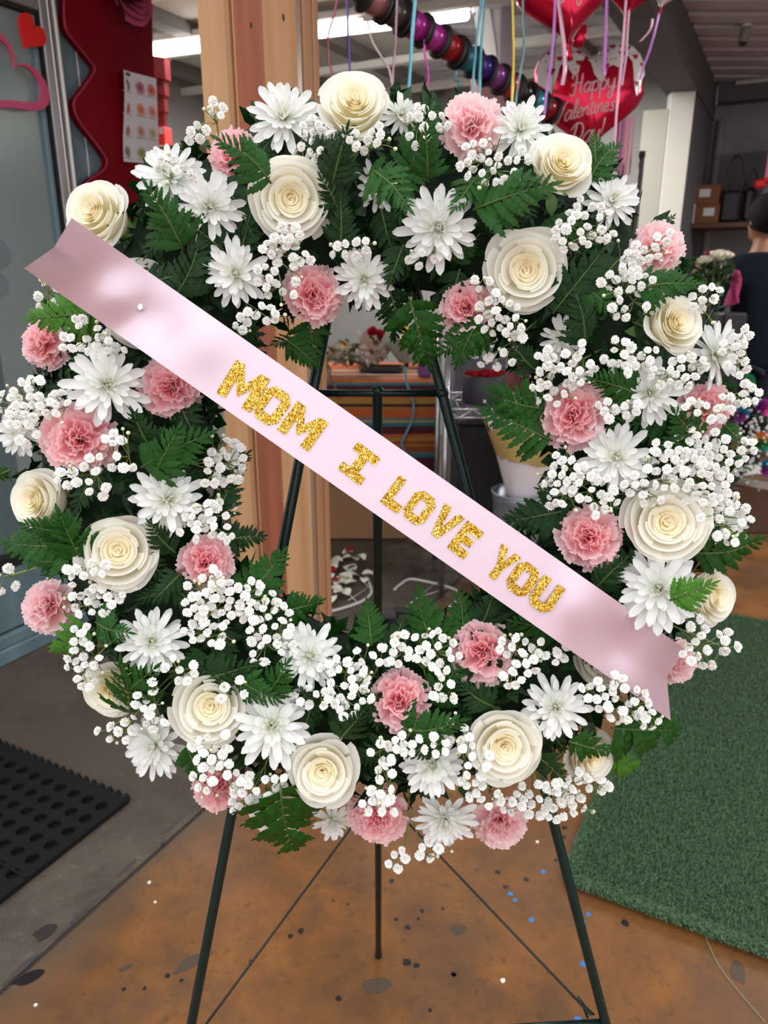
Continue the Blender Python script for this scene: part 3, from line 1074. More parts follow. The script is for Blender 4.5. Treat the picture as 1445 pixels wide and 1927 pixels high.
mum(838, 1535, 62, -.1, -.65, 'white chrysanthemum facing down at the bottom rim', 'downward mum', .0)
mum(626, 1540, 42, .0, -.7, 'small white chrysanthemum peeking out under the low ivory rose', 'peeking mum', -.012, .9)
mum(513, 1366, 78, .0, .06, 'large white chrysanthemum between the two low ivory roses', 'large low mum', .028)
mum(298, 1400, 64, -.5, -.25, 'white chrysanthemum leaning outward over the grey concrete', 'leaning mum', .008)
mum(286, 1208, 68, .0, .05, "white chrysanthemum with loose petals above the covered rose", 'loose mum', .024)
mum(580, 1236, 68, .15, .1, 'white chrysanthemum at the lower inner edge, petals swept sideways', 'swept mum', .018)
mum(315, 940, 70, .15, .05, 'white chrysanthemum above the widest rose, toward the pine post', 'mum by the widest rose', .022)
mum(202, 724, 78, .02, .05, 'large white chrysanthemum under the ribbon, above the deep pink carnation', 'mum under the ribbon start', .026)
mum(42, 815, 52, -.6, .05, 'white chrysanthemum in profile at the outermost rim by the door', 'outermost mum', .005)
mum(752, 218, 42, .35, .35, 'small white chrysanthemum tucked behind the topmost rose', 'tucked mum', .0, .9)
mum(1362, 985, 50, .6, -.1, "white chrysanthemum buried in baby's breath beside the cream heart rose", 'buried mum', .0, .9)

carnation(888, 236, 60, .05, .30, 'pale pink carnation at the top rim below the pink vase', 'top carnation', .02, 1)
carnation(438, 288, 50, -.25, .45, 'pink carnation behind a fern tip before the pine post', 'carnation by the post', .008)
carnation(592, 556, 58, .15, .0, 'pink carnation at the inner top edge above the ribbon', 'inner top carnation')
carnation(876, 578, 52, -.05, .1, 'pink carnation beside the large spiral rose', 'carnation by the spiral rose')
carnation(1238, 468, 52, .25, .25, "pale pink carnation at the upper outer rim sprinkled with baby's breath", 'upper rim carnation', .015, 1)
carnation(1080, 780, 68, .0, .05, 'large pink carnation below the small drooping chrysanthemum', 'large side carnation', .026)
carnation(1330, 765, 52, .30, .15, "pink carnation at the outer rim under the profile chrysanthemum", 'outer rim carnation', .01)
carnation(1107, 1010, 62, .0, .05, 'deep pink carnation just above the ribbon, by the cream heart rose', 'deep pink carnation', .024)
carnation(908, 1226, 62, .02, .05, 'pink carnation just below the ribbon at the lower inner edge', 'carnation below the ribbon', .022)
carnation(752, 1318, 60, .02, -.02, 'pink carnation at the bottom with one long lower petal', 'bottom carnation', .022)
carnation(712, 1540, 55, .0, -.45, 'pink carnation at the bottom rim above the rear easel leg', 'rim carnation', -.004)
carnation(944, 1550, 54, .15, -.5, 'pale pink carnation at the bottom rim by the easel leg on the turf side', 'turf side carnation', -.006, 1)
carnation(410, 1482, 50, -.08, -.40, "pink carnation at the bottom rim covered with baby's breath, mat side", 'mat side carnation', .0)
carnation(148, 826, 72, -.08, .02, 'large deep pink carnation toward the door, above the profile rose', 'door side carnation', .024)
carnation(322, 728, 60, .08, .1, "pink carnation tucked under the ribbon's lower edge before the lettering", 'carnation tucked under the ribbon', .012)
carnation(76, 648, 46, -.65, .05, 'pink carnation in profile at the rim just below the ribbon end', 'profile carnation', .004)
carnation(86, 1140, 52, -.55, -.02, 'pale pink carnation in profile at the rim below the profile rose', 'pale profile carnation', .004, 1)
carnation(390, 1058, 54, .08, .05, 'pink carnation at the inner edge facing the pine post', 'inner carnation', .02)
carnation(1276, 1246, 42, .6, -.2, "pale pink carnation behind the ribbon's lower end", 'carnation behind the ribbon end', -.02, 1)

def near(px, py):
    L_ = sorted(FLW, key=lambda q: (q[0] - px) ** 2 + (q[1] - py) ** 2)
    return [q[2] for q in L_[:4]]
def side(px, py, short):
    for x, y, n in FLW:
        if n == short:
            dx, dy = px - x, py - y
            if math.hypot(dx, dy) < 34:
                return 'over'
            if abs(dy) > abs(dx):
                return 'below' if dy > 0 else 'above'
            inn = math.hypot(px - 716, py - 872) < math.hypot(x - 716, y - 872)
            return 'inward of' if inn else 'outward of'
    return 'near'

# ------------------------------------------------------------------ baby's breath
def spray(px, py, rx, ry, n, h=.05, ang=0.0, buds=3, seed=None, base=None):
    rng = random.Random(seed if seed is not None else int(px * 13 + py * 7))
    nn = near(px, py)
    c, z = clock(px, py)
    lab = ulabel("white baby's breath spray at %s, %s the %s" % (c, side(px, py, nn[0]), nn[0]), ('and the ' + nn[1],))
    a, r = wpol(px, py)
    if base is None:
        # stems come out of the foam toward the middle of the tube
        bx_, by_ = px + (716 - px) * 0, py
        k = (r - R0)
        bx_ = px - math.cos(a) * k / .00056 * .6
        by_ = py + math.sin(a) * k / .00056 * .6
    else:
        bx_, by_ = base
    pb_ = wp(bx_, by_, -.015)
    o = thing('baby_breath', lab, "baby's breath", T(pb_), "baby's breath sprays")
    pts, tries = [], 0
    ca, sa = math.cos(ang), math.sin(ang)
    nc = max(2, round(n / 4.5))
    cl = []
    while len(cl) < nc and tries < 500:
        tries += 1
        q, w_ = math.sqrt(rng.random()) * .85, rng.uniform(0, 2 * PI)
        c2 = (q * math.cos(w_) * rx, q * math.sin(w_) * ry)
        if all((c2[0] - u) ** 2 + (c2[1] - v2) ** 2 > (30 if tries < 200 else 20) ** 2 for u, v2 in cl) or tries > 350:
            cl.append(c2)
    tries, mind = 0, 15.5
    while len(pts) < n and tries < 1200:
        tries += 1
        c2 = cl[len(pts) % len(cl)]
        q, w_ = math.sqrt(rng.random()), rng.uniform(0, 2 * PI)
        ex, ey = c2[0] + q * math.cos(w_) * 22, c2[1] + q * math.sin(w_) * 20
        x, y = px + ex * ca - ey * sa, py + ex * sa + ey * ca
        if all((x - u) ** 2 + (y - w2) ** 2 > mind ** 2 for u, w2, _ in pts):
            pts.append((x, y, 0))
        elif tries % 50 == 0:
            mind *= .93
    for k in range(buds):
        w_ = rng.uniform(0, 2 * PI)
        q = rng.uniform(.8, 1.2)
        ex, ey = q * math.cos(w_) * rx, q * math.sin(w_) * ry
        pts.append((px + ex * ca - ey * sa, py + ex * sa + ey * ca, 1))
    st = MB()
    ctr = wp(px, py, h * .45)
    nodes = []
    for k in range(max(2, n // 6)):
        w_ = 2 * PI * k / max(2, n // 6)
        nodes.append(wp(px + math.cos(w_) * rx * .4, py + math.sin(w_) * ry * .4, h * .62))
    hub = pb_.lerp(ctr, .55)
    st.tube([Vector((0, 0, 0)), hub - pb_], .0011, 4)
    for q in nodes:
        st.tube([hub - pb_, q - pb_], .0008, 4, False)
    for (x, y, b) in pts:
        p = wp(x, y, h * rng.uniform(.72, 1.12))
        q = min(nodes, key=lambda w2: (w2 - p).length)
        d = (p - q).normalized()
        mid_ = q.lerp(p, .55) + WN * .003
        s_ = (rng.triangular(6.8, 11.6, 9.6) if not b else rng.uniform(3.4, 5.0)) * m_per_px(p)
        st.tube([q - pb_, mid_ - pb_, p - pb_ - d * s_ * .3], .0005, 3, False)
        fd = (d * .55 + (CAM - p).normalized() * rng.uniform(.5, 1.3) + Vector((rng.uniform(-.5, .5), 0, rng.uniform(-.4, .5)))).normalized()
        if b:
            put('bud', BUDM, o, T(p - pb_) @ frame(fd) @ S(s_))
        else:
            put('floret', FLO[rng.randrange(5)], o, T(p - pb_) @ frame(fd) @ RZ(rng.uniform(0, 6)) @ S(s_, s_ * rng.uniform(.8, 1.05), s_ * rng.uniform(.75, 1.05)))
    st.put('stem', M_gstem, o, True)

for a in [
    (392, 232, 40, 34, 9, .05), (583, 262, 38, 46, 15, .045), (692, 272, 50, 28, 9, .06), (800, 232, 34, 32, 12, .03), (932, 305, 62, 46, 25, .05),
    (1096, 425, 64, 44, 26, .05), (530, 510, 44, 66, 26, .05), (490, 602, 48, 20, 11, .05), (665, 466, 44, 22, 8, .055), (545, 448, 52, 22, 9, .055), (798, 478, 34, 14, 5, .05),
    (1192, 548, 62, 50, 27, .05), (1178, 500, 30, 60, 10, .04), (1236, 462, 26, 28, 7, .075), (948, 598, 52, 46, 22, .045), (935, 672, 40, 14, 7, .04),
    (1070, 690, 66, 40, 26, .05), (1180, 668, 60, 28, 18, .055), (1272, 690, 52, 34, 20, .055), (1392, 655, 26, 48, 14, .055), (1380, 740, 34, 30, 11, .05), (1322, 575, 26, 38, 9, .05),
    (1040, 745, 40, 16, 7, .045), (1170, 778, 40, 24, 9, .06), (1068, 905, 50, 58, 24, .05), (1128, 925, 40, 36, 16, .05), (1222, 905, 46, 46, 20, .045),
    (1290, 850, 54, 46, 26, .05), (1372, 858, 48, 44, 24, .055), (1330, 915, 62, 44, 30, .055), (1372, 975, 40, 40, 18, .055), (1316, 770, 30, 22, 8, .07),
    (1335, 1215, 50, 46, 17, .045), (1255, 1160, 26, 20, 5, .04), (1155, 1318, 62, 36, 24, .045), (1208, 1350, 34, 26, 9, .045), (975, 1240, 36, 52, 20, .05), (1045, 1230, 40, 30, 6, .035),
    (790, 1222, 66, 44, 28, .045), (650, 1290, 46, 62, 28, .045), (700, 1245, 40, 30, 9, .04), (835, 1300, 26, 20, 6, .04),
    (425, 1128, 86, 40, 36, .05), (500, 1190, 56, 56, 28, .045), (400, 1190, 54, 34, 14, .045), (180, 1128, 62, 30, 22, .035), (165, 1238, 44, 58, 20, .045), (282, 1325, 28, 52, 14, .055), (330, 1265, 26, 24, 7, .05),
    (222, 1372, 40, 22, 7, .03), (405, 1452, 38, 48, 18, .055), (480, 1490, 52, 34, 20, .05), (390, 1390, 30, 20, 7, .05),
    (782, 1402, 58, 30, 15, .05), (720, 1478, 30, 40, 10, .05), (1035, 1512, 96, 24, 30, .03), (1082, 1478, 60, 24, 16, .035), (885, 1432, 30, 48, 15, .05), (910, 1490, 40, 16, 8, .045),
    (778, 1608, 46, 22, 10, .03), (715, 1522, 40, 12, 6, .06), (50, 752, 46, 34, 22, .05), (110, 765, 34, 28, 10, .05), (32, 800, 28, 30, 10, .05), (150, 640, 52, 34, 17, .045), (215, 655, 26, 20, 5, .04), (85, 552, 20, 26, 6, .03),
    (165, 895, 46, 40, 13, .06), (230, 860, 34, 46, 8, .06), (412, 872, 34, 46, 22, .05), (402, 970, 38, 46, 22, .05), (360, 985, 30, 24, 6, .04), (14, 1085, 12, 24, 4, .03), (150, 1065, 34, 24, 9, .05),
    (372, 1095, 42, 16, 9, .06), (722, 1418, 20, 26, 5, .05), (590, 1300, 30, 40, 8, .04), (445, 1300, 26, 18, 4, .05), (830, 640, 30, 16, 3, .03), (905, 540, 18, 22, 4, .05), (860, 1370, 34, 24, 7, .045), (320, 318, 40, 26, 6, .06),
]:
    spray(*a[:6], 0.0, max(2, a[4] // 5))

# ------------------------------------------------------------------ fern fronds
NF = [0]
def frond(bx_, by_, tx_, ty_, h0, h1, hue=0, seed=None, pairs=9, width=1.0, extra=''):
    i = NF[0] = NF[0] + 1
    rng = random.Random(seed if seed is not None else i * 17 + 3)
    p0, p1 = wp(bx_, by_, h0), wp(tx_, ty_, h1)
    d = p1 - p0
    L_ = d.length
    nrm = (WN + Vector((rng.uniform(-.35, .35), 0, rng.uniform(-.35, .35)))).normalized()
    yv = d.normalized()
    zv = (nrm - yv * nrm.dot(yv)).normalized()
    xv = yv.cross(zv)
    M_ = Matrix(((xv.x, yv.x, zv.x, p0.x), (xv.y, yv.y, zv.y, p0.y), (xv.z, yv.z, zv.z, p0.z), (0, 0, 0, 1)))
    nn = near((bx_ + tx_) / 2, (by_ + ty_) / 2)
    c, z = clock((bx_ + tx_) / 2, (by_ + ty_) / 2)
    a_ = math.atan2(-(ty_ - by_), tx_ - bx_)
    dirs = ['sideways to the person side', 'up and outward', 'upward', 'up toward the post', 'toward the door', 'down toward the mat', 'downward', 'down toward the turf']
    dn = ['turf side', 'upper right', 'up', 'upper left', 'door side', 'lower left', 'down', 'lower right']
    compass = {0: 'pointing to the person', 1: 'slanting up personward', 2: 'pointing straight up', 3: 'slanting up doorward', 4: 'pointing to the door', 5: 'slanting down doorward', 6: 'pointing straight down', 7: 'slanting down personward'}
    k8 = int(round(a_ / (PI / 4))) % 8
    tone = ('dark green', 'deep green', 'bright green')[hue]
    sd_ = side((bx_ + tx_) / 2, (by_ + ty_) / 2, nn[0])
    lpx = math.hypot(tx_ - bx_, ty_ - by_)
    tone = ('long ' if lpx > 118 else 'short ' if lpx < 92 else '') + tone
    lab = ulabel('%s fern %s %s the %s' % (tone, compass[k8], sd_, nn[0]), ('and by the ' + nn[1], 'and by the ' + nn[2], 'and by the ' + nn[3], 'tip by the ' + near(tx_, ty_)[0], 'at ' + c, 'base by the ' + near(bx_, by_)[1], 'tip by the ' + near(tx_, ty_)[1], 'by the ' + nn[1] + ' at ' + c))
    o = thing('fern_frond', lab, 'fern', M_, 'fern fronds of the wreath')
    droop = rng.uniform(.02, .16) * L_
    def cv(s_):
        return Vector((rng_off * math.sin(PI * s_) * L_, s_ * L_, droop * math.sin(PI * s_)))
    rng_off = rng.uniform(-.06, .06)
    st = MB().tube([cv(k / 6) for k in range(7)], [.0012, .0012, .0011, .001, .0009, .0007, .0004], 4)
    st.put('stalk', M_rach, o, True)
    for k in range(pairs):
        s_ = .06 + .86 * (k / (pairs - .2)) ** .95
        ln = L_ * (.44 * (1 - s_) ** .85 + .08) * width
        base = cv(s_)
        an = R(62 - 26 * s_)
        for sd in (-1, 1):
            q = ln * rng.uniform(.9, 1.08)
            M2 = T(base + Vector((0, rng.uniform(-.008, .008) * L_ + (.02 * L_ if sd > 0 else 0), 0))) @ RZ(-sd * (an + rng.uniform(-.1, .1))) @ RY(sd * rng.uniform(-.1, .35)) @ RX(rng.uniform(-.28, .18)) @ S(q * 1.05, q, q)
            put('leaflet', PIN[hue][rng.randrange(3)], o, M2)
    put('leaflet', PIN[hue][2], o, T(cv(.9)) @ RX(rng.uniform(-.2, .1)) @ S(L_ * .2))

EXP = [  # base, tip, heights, hue
    (510, 345, 405, 262, .045, .075, 0), (345, 470, 272, 345, .03, .06, 0), (420, 470, 330, 400, .02, .035, 1), (330, 560, 380, 440, .015, .03, 1), (625, 350, 655, 235, .035, .06, 1), (580, 300, 640, 250, .03, .05, 1),
    (640, 410, 600, 330, .02, .04, 1), (805, 340, 800, 240, .03, .055, 0), (770, 330, 815, 200, .01, .03, 0), (890, 395, 1047, 345, .04, .065, 0), (1105, 345, 1165, 272, .015, .03, 0), (1120, 330, 1118, 250, .015, .03, 0),
    (1040, 590, 1135, 470, .03, .05, 1), (1100, 650, 1080, 545, .04, .06, 1), (1070, 520, 1160, 590, .02, .04, 0), (1195, 545, 1315, 535, .04, .06, 0), (1225, 450, 1268, 405, .0, .015, 1), (920, 620, 828, 668, .035, .045, 0),
    (900, 600, 858, 690, .03, .045, 0), (770, 560, 808, 690, .03, .03, 0), (730, 540, 740, 640, .01, .02, 1), (1030, 770, 918, 728, .03, .045, 0), (1040, 830, 908, 770, .03, .04, 0), (1010, 700, 960, 640, .02, .03, 1), (1205, 745, 1108, 712, .03, .055, 0),
    (1300, 845, 1262, 770, .03, .065, 0), (1360, 800, 1390, 830, .03, .05, 0), (1070, 960, 948, 985, .02, .03, 1), (1085, 945, 1010, 920, .02, .04, 1), (1060, 1010, 985, 960, .01, .02, 1), (1300, 1040, 1432, 1008, .02, .04, 0), (1260, 1130, 1348, 1095, .07, .085, 2),
    (1150, 1370, 1275, 1372, .015, .02, 0), (1070, 1395, 1150, 1415, .04, .045, 0), (1060, 1380, 1010, 1330, .02, .03, 1), (830, 1235, 788, 1105, .02, .04, 0), (870, 1220, 862, 1110, .02, .035, 0), (900, 1190, 930, 1110, .01, .02, 1), (700, 1215, 690, 1130, .02, .03, 0),
    (740, 1240, 760, 1160, .02, .03, 1), (750, 1370, 875, 1350, .03, .05, 0), (530, 1150, 608, 1128, .025, .035, 0), (460, 1130, 535, 1035, .02, .04, 0), (420, 1015, 498, 1008, .02, .03, 1), (405, 980, 445, 890, .02, .03, 1), (400, 900, 468, 850, .01, .02, 1),
    (265, 880, 400, 815, .035, .055, 0), (300, 860, 250, 770, .03, .05, 1), (290, 900, 340, 800, .03, .05, 0), (150, 1030, 5, 1022, .03, .05, 0), (150, 1010, 40, 985, .03, .06, 0), (140, 1060, 60, 1060, .03, .05, 0), (170, 1080, 110, 960, .02, .06, 0), (190, 590, 52, 602, .025, .045, 2),
    (170, 620, 120, 575, .02, .03, 0), (170, 1180, 98, 1222, .02, .03, 2), (528, 1480, 560, 1598, .06, .05, 0), (350, 1400, 385, 1470, .02, .03, 0), (245, 1345, 225, 1240, .03, .055, 0), (240, 1300, 300, 1250, .03, .055, 0), (540, 640, 600, 690, .02, .03, 0), (580, 600, 590, 690, .01, .02, 0),
    (700, 320, 772, 400, .05, .075, 0), (690, 330, 760, 320, .04, .06, 0), (500, 1310, 545, 1240, .03, .06, 0), (440, 1270, 530, 1320, .025, .045, 0), (360, 1290, 480, 1250, .02, .04, 1), (180, 1170, 250, 1190, .03, .05, 0), (640, 1390, 690, 1330, .03, .05, 1), (840, 1390, 760, 1420, .03, .045, 1),
    (1005, 1420, 1060, 1470, .02, .03, 1), (800, 1500, 830, 1460, .02, .03, 1), (560, 640, 510, 650, .01, .02, 1), (440, 610, 500, 690, .01, .02, 1), (900, 330, 850, 400, .03, .05, 0), (960, 330, 1000, 420, .02, .04, 1), (760, 460, 730, 540, .02, .04, 1), (640, 470, 640, 370, .02, .03, 1),
    (1120, 1110, 1180, 1050, .02, .03, 1), (1150, 1180, 1100, 1120, .02, .03, 1), (930, 1330, 860, 1280, .02, .03, 1), (600, 1330, 560, 1290, .02, .04, 1), (330, 1040, 280, 980, .02, .04, 1), (340, 1080, 290, 1130, .02, .04, 1), (20, 885, -8, 900, .0, .01, 0), (1130, 1410, 1200, 1440, .01, .02, 2),
]
for e in EXP:
    frond(*e)
rng = random.Random(77)
for k in range(64):
    a = 2 * PI * k / 64 + rng.uniform(-.04, .04)
    rr = R0 + rng.uniform(-.065, .06)
    q = WC + WUx * math.cos(a) * rr + WV * math.sin(a) * rr
    bx_ = CX + F * (q - CAM).dot(RIGHT) / (q - CAM).dot(FWD)
    by_ = CY - F * (q - CAM).dot(UP) / (q - CAM).dot(FWD)
    da = a + (rng.choice((0, PI)) if k % 3 == 0 else rng.uniform(0, 2 * PI))
    ln = rng.uniform(85, 130)
    if (da - a) % (2 * PI) < .6 or (da - a) % (2 * PI) > 5.7:
        ln *= .8
    tx_, ty_ = bx_ + math.cos(da) * ln, by_ - math.sin(da) * ln
    if math.hypot(tx_ - 716, ty_ - 872) > 660:
        continue
    if math.hypot(tx_ - 716, ty_ - 880) < 300:
        continue
    frond(bx_, by_, tx_, ty_, rng.uniform(.0, .012), rng.uniform(.008, .022), rng.choice((0, 1, 1)), 1000 + k, 8)
# loose leaf filler on the foam
fv = MB()
for k in range(2600):
    a, b = rng.uniform(0, 2 * PI), rng.uniform(-.25, PI + .25)
    q = .085
    n_ = Vector((math.cos(b) * math.cos(a), math.cos(b) * math.sin(a), math.sin(b)))
    p = Vector(((R0 + q * math.cos(b)) * math.cos(a), (R0 + q * math.cos(b)) * math.sin(a), .045 * math.sin(b)))
    d = (Vector((rng.gauss(0, 1), rng.gauss(0, 1), rng.gauss(0, .5))) + n_ * .3).normalized()
    s_ = d.cross(n_).normalized() * rng.uniform(.004, .008)
    L_ = rng.uniform(.018, .032)
    fv.add([p, p + d * L_ * .4 + s_ + n_ * .006, p + d * L_ + n_ * .004, p + d * L_ * .4 - s_ + n_ * .006], [(0, 1, 2), (0, 2, 3)])
fv.put('leaf_filler', M_fern[1], ring, True, kind='stuff')

# ------------------------------------------------------------------ ribbon with lettering
M_satin = bpy.data.materials.new('pink_satin')
M_satin.use_nodes = True
nt = M_satin.node_tree
for n_ in list(nt.nodes):
    if n_.type == 'BSDF_PRINCIPLED':
        nt.nodes.remove(n_)
df = nt.nodes.new('ShaderNodeBsdfDiffuse'); df.inputs['Color'].default_value = rgb(221, 184, 201)
gl = nt.nodes.new('ShaderNodeBsdfAnisotropic'); gl.inputs['Color'].default_value = rgb(226, 219, 230); gl.inputs['Roughness'].default_value = .34
ms = nt.nodes.new('ShaderNodeMixShader'); ms.inputs[0].default_value = .42
nt.links.new(df.outputs[0], ms.inputs[1]); nt.links.new(gl.outputs[0], ms.inputs[2]); nt.links.new(ms.outputs[0], nt.nodes['Material Output'].inputs['Surface'])
t_ = nt.nodes.new('ShaderNodeTexCoord')
n_ = nt.nodes.new('ShaderNodeTexNoise'); n_.inputs['Scale'].default_value = 900
b_ = nt.nodes.new('ShaderNodeBump'); b_.inputs['Strength'].default_value = .05; b_.inputs['Distance'].default_value = .0004
nt.links.new(t_.outputs['Object'], n_.inputs['Vector']); nt.links.new(n_.outputs['Fac'], b_.inputs['Height']); nt.links.new(b_.outputs[0], gl.inputs['Normal'])

UL, UR = Vector((135, 410)), Vector((1290, 1222))
LL, LR = Vector((45, 505)), Vector((1262, 1356))
def plane_pt(px, py, h):
    d = ray(px, py)
    o = WC + WN * h
    return CAM + d * ((o - CAM).dot(WN) / d.dot(WN))
def rib_h(s_, t):
    h = .113
    h += .055 * max(0, (.15 - s_) / .15) ** 1.6           # upper end bends back
    h -= .064 * max(0, (s_ - .82) / .18) ** 1.6           # lower end bends back
    # pinned dimples, bulges over the hidden roses
    for (sp_, tp_, dpt, w1, w2) in ((.178, .50, -.007, .035, .35), (.905, .55, -.008, .03, .35)):
        h += dpt * math.exp(-((s_ - sp_) / w1) ** 2 - ((t - tp_) / w2) ** 2)
    h += .007 * math.exp(-((s_ - .235) / .045) ** 2 - ((t - .35) / .5) ** 2)
    h += .006 * math.exp(-((s_ - .115) / .03) ** 2 - ((t - .6) / .35) ** 2)
    h += .005 * math.exp(-((s_ - .84) / .03) ** 2 - ((t - .4) / .4) ** 2)
    h += .004 * math.sin(PI * t) * math.exp(-((s_ - .0) / .06) ** 2)
    h -= .022 * max(0, (s_ - .95) / .05) ** 1.5 * (t - .35) * (1 if t > .35 else 0)
    return h
NSS, NTT = 130, 15
def rib_pt(s_, t, dh=0.0):
    # ends are cut with a shallow fishtail notch
    u = UL.lerp(UR, s_)
    l = LL.lerp(LR, s_)
    q = u.lerp(l, t)
    nt_ = (1 - abs(2 * t - 1))
    ax = (UR - UL).normalized()
    if s_ < .06:
        q = q + ax * (14 * nt_) * (1 - s_ / .06)
    if s_ > .94:
        q = q - ax * (26 * nt_) * ((s_ - .94) / .06)
    return plane_pt(q.x, q.y, rib_h(s_, t) + dh)
v = [rib_pt(i / (NSS - 1), j / (NTT - 1)) for i in range(NSS) for j in range(NTT)]
f = [(i * NTT + j, i * NTT + j + 1, (i + 1) * NTT + j + 1, (i + 1) * NTT + j) for i in range(NSS - 1) for j in range(NTT - 1)]
rc_ = plane_pt(668, 883, .108)
rbn = thing('satin_sash', 'pink satin ribbon across the wreath lettered MOM I LOVE YOU in gold glitter', 'ribbon', T(rc_))
band = put('band', mesh('band', [q - rc_ for q in v], f, M_satin, True), rbn)

M_glit = bpy.data.materials.new('gold_glitter')
M_glit.use_nodes = True
nt = M_glit.node_tree
bs = nt.nodes['Principled BSDF']
bs.inputs['Metallic'].default_value = .75
bs.inputs['Roughness'].default_value = .3
t_ = nt.nodes.new('ShaderNodeTexCoord')
vo = nt.nodes.new('ShaderNodeTexVoronoi'); vo.inputs['Scale'].default_value = 1100
rp_ = nt.nodes.new('ShaderNodeValToRGB')
sr = nt.nodes.new('ShaderNodeSeparateColor')
e = rp_.color_ramp.elements
e[0].position, e[0].color = 0, rgb(150, 100, 20)
e[1].position, e[1].color = 1, rgb(255, 244, 170)
for p_, c_ in ((.35, rgb(196, 146, 30)), (.7, rgb(226, 184, 60))):
    q_ = e.new(p_); q_.color = c_
nt.links.new(t_.outputs['Object'], vo.inputs['Vector'])
nt.links.new(vo.outputs['Color'], sr.inputs[0])
nt.links.new(sr.outputs[0], rp_.inputs[0])
nt.links.new(rp_.outputs[0], bs.inputs['Base Color'])
# each flake has its own tilt
vs = nt.nodes.new('ShaderNodeVectorMath'); vs.operation = 'SUBTRACT'; vs.inputs[1].default_value = (.5, .5, .5)
vm = nt.nodes.new('ShaderNodeVectorMath'); vm.operation = 'SCALE'; vm.inputs['Scale'].default_value = .9
ge = nt.nodes.new('ShaderNodeNewGeometry')
va = nt.nodes.new('ShaderNodeVectorMath'); va.operation = 'ADD'
vn = nt.nodes.new('ShaderNodeVectorMath'); vn.operation = 'NORMALIZE'
nt.links.new(vo.outputs['Color'], vs.inputs[0]); nt.links.new(vs.outputs[0], vm.inputs[0]); nt.links.new(vm.outputs[0], va.inputs[0])
nt.links.new(ge.outputs['Normal'], va.inputs[1]); nt.links.new(va.outputs[0], vn.inputs[0]); nt.links.new(vn.outputs[0], bs.inputs['Normal'])

# block letters: convex pieces in a box 0..w by 0..1
c3 = .22
LET = {
 'M': (1.08, [[(0, 0), (.28, 0), (.28, 1), (0, 1)], [(.80, 0), (1.08, 0), (1.08, 1), (.80, 1)], [(.28, 1), (.28, .55), (.54, .18), (.54, .55)], [(.80, 1), (.54, .55), (.54, .18), (.80, .55)]]),
 'O': (.80, [[(0, .2), (.26, .28), (.26, .72), (0, .8)], [(.80, .2), (.80, .8), (.54, .72), (.54, .28)], [(.2, 0), (.6, 0), (.54, .26), (.26, .26)], [(.2, 1), (.26, .74), (.54, .74), (.6, 1)], [(0, .2), (.2, 0), (.26, .26), (.26, .28)], [(.6, 0), (.8, .2), (.54, .28), (.54, .26)], [(.8, .8), (.6, 1), (.54, .74), (.54, .72)], [(.2, 1), (0, .8), (.26, .72), (.26, .74)]]),
 'I': (.78, [[(.25, 0), (.53, 0), (.53, 1), (.25, 1)], [(0, 0), (.25, 0), (.25, .27), (0, .27)], [(.53, 0), (.78, 0), (.78, .27), (.53, .27)], [(0, .73), (.25, .73), (.25, 1), (0, 1)], [(.53, .73), (.78, .73), (.78, 1), (.53, 1)]]),
 'L': (.70, [[(0, 0), (.29, 0), (.29, 1), (0, 1)], [(.29, 0), (.70, 0), (.70, .28), (.29, .28)]]),
 'V': (.86, [[(.30, 0), (.43, 0), (.43, .33), (.28, 1), (0, 1)], [(.43, 0), (.56, 0), (.86, 1), (.58, 1), (.43, .33)]]),
 'E': (.70, [[(0, 0), (.28, 0), (.28, 1), (0, 1)], [(.28, 0), (.70, 0), (.70, .26), (.28, .26)], [(.28, .38), (.62, .38), (.62, .62), (.28, .62)], [(.28, .74), (.70, .74), (.70, 1), (.28, 1)]]),
 'Y': (.86, [[(.29, 0), (.57, 0), (.57, .42), (.29, .42)], [(.29, .42), (.43, .42), (.43, .60), (.28, 1), (0, 1)], [(.57, .42), (.86, 1), (.58, 1), (.43, .60), (.43, .42)]]),
 'U': (.80, [[(0, .2), (.27, .28), (.27, 1), (0, 1)], [(.8, .2), (.8, 1), (.53, 1), (.53, .28)], [(.2, 0), (.6, 0), (.53, .27), (.27, .27)], [(0, .2), (.2, 0), (.27, .27), (.27, .28)], [(.6, 0), (.8, .2), (.53, .28), (.53, .27)]]),
}
def letter(ch, x0, y0, x1, y1, cap, tilt=0.0):
    """baseline from pixel (x0,y0) to (x1,y1); cap height in px; letters laid on the ribbon surface"""
    wd, pieces = LET[ch]
    a, b = Vector((x0, y0)), Vector((x1, y1))
    ex = (b - a) / wd
    up_ = Vector((ex.y, -ex.x)).normalized() * cap
    mb = MB()
    def P(x, y, dh):
        q = a + ex * x + up_ * y
        # ribbon coordinates of this pixel
        ax = (UR - UL)
        s_ = (q - UL.lerp(LL, .5)).dot(ax) / ax.length_squared
        s_ = min(1, max(0, s_))
        u, l = UL.lerp(UR, s_), LL.lerp(LR, s_)
        t = (q - u).dot(l - u) / (l - u).length_squared
        return plane_pt(q.x, q.y, rib_h(s_, t) + dh) - rc_
    for pc_ in pieces:
        n = len(pc_)
        v_ = [P(x, y, .0004) for x, y in pc_] + [P(x, y, .0013) for x, y in pc_]
        f_ = [tuple(range(n)), tuple(range(n, 2 * n))[::-1]] + [((i + 1) % n, i, n + i, n + (i + 1) % n) for i in range(n)]
        mb.add(v_, [q[::-1] for q in f_])
    put('letter', mb.mesh('letter', M_glit), rbn)
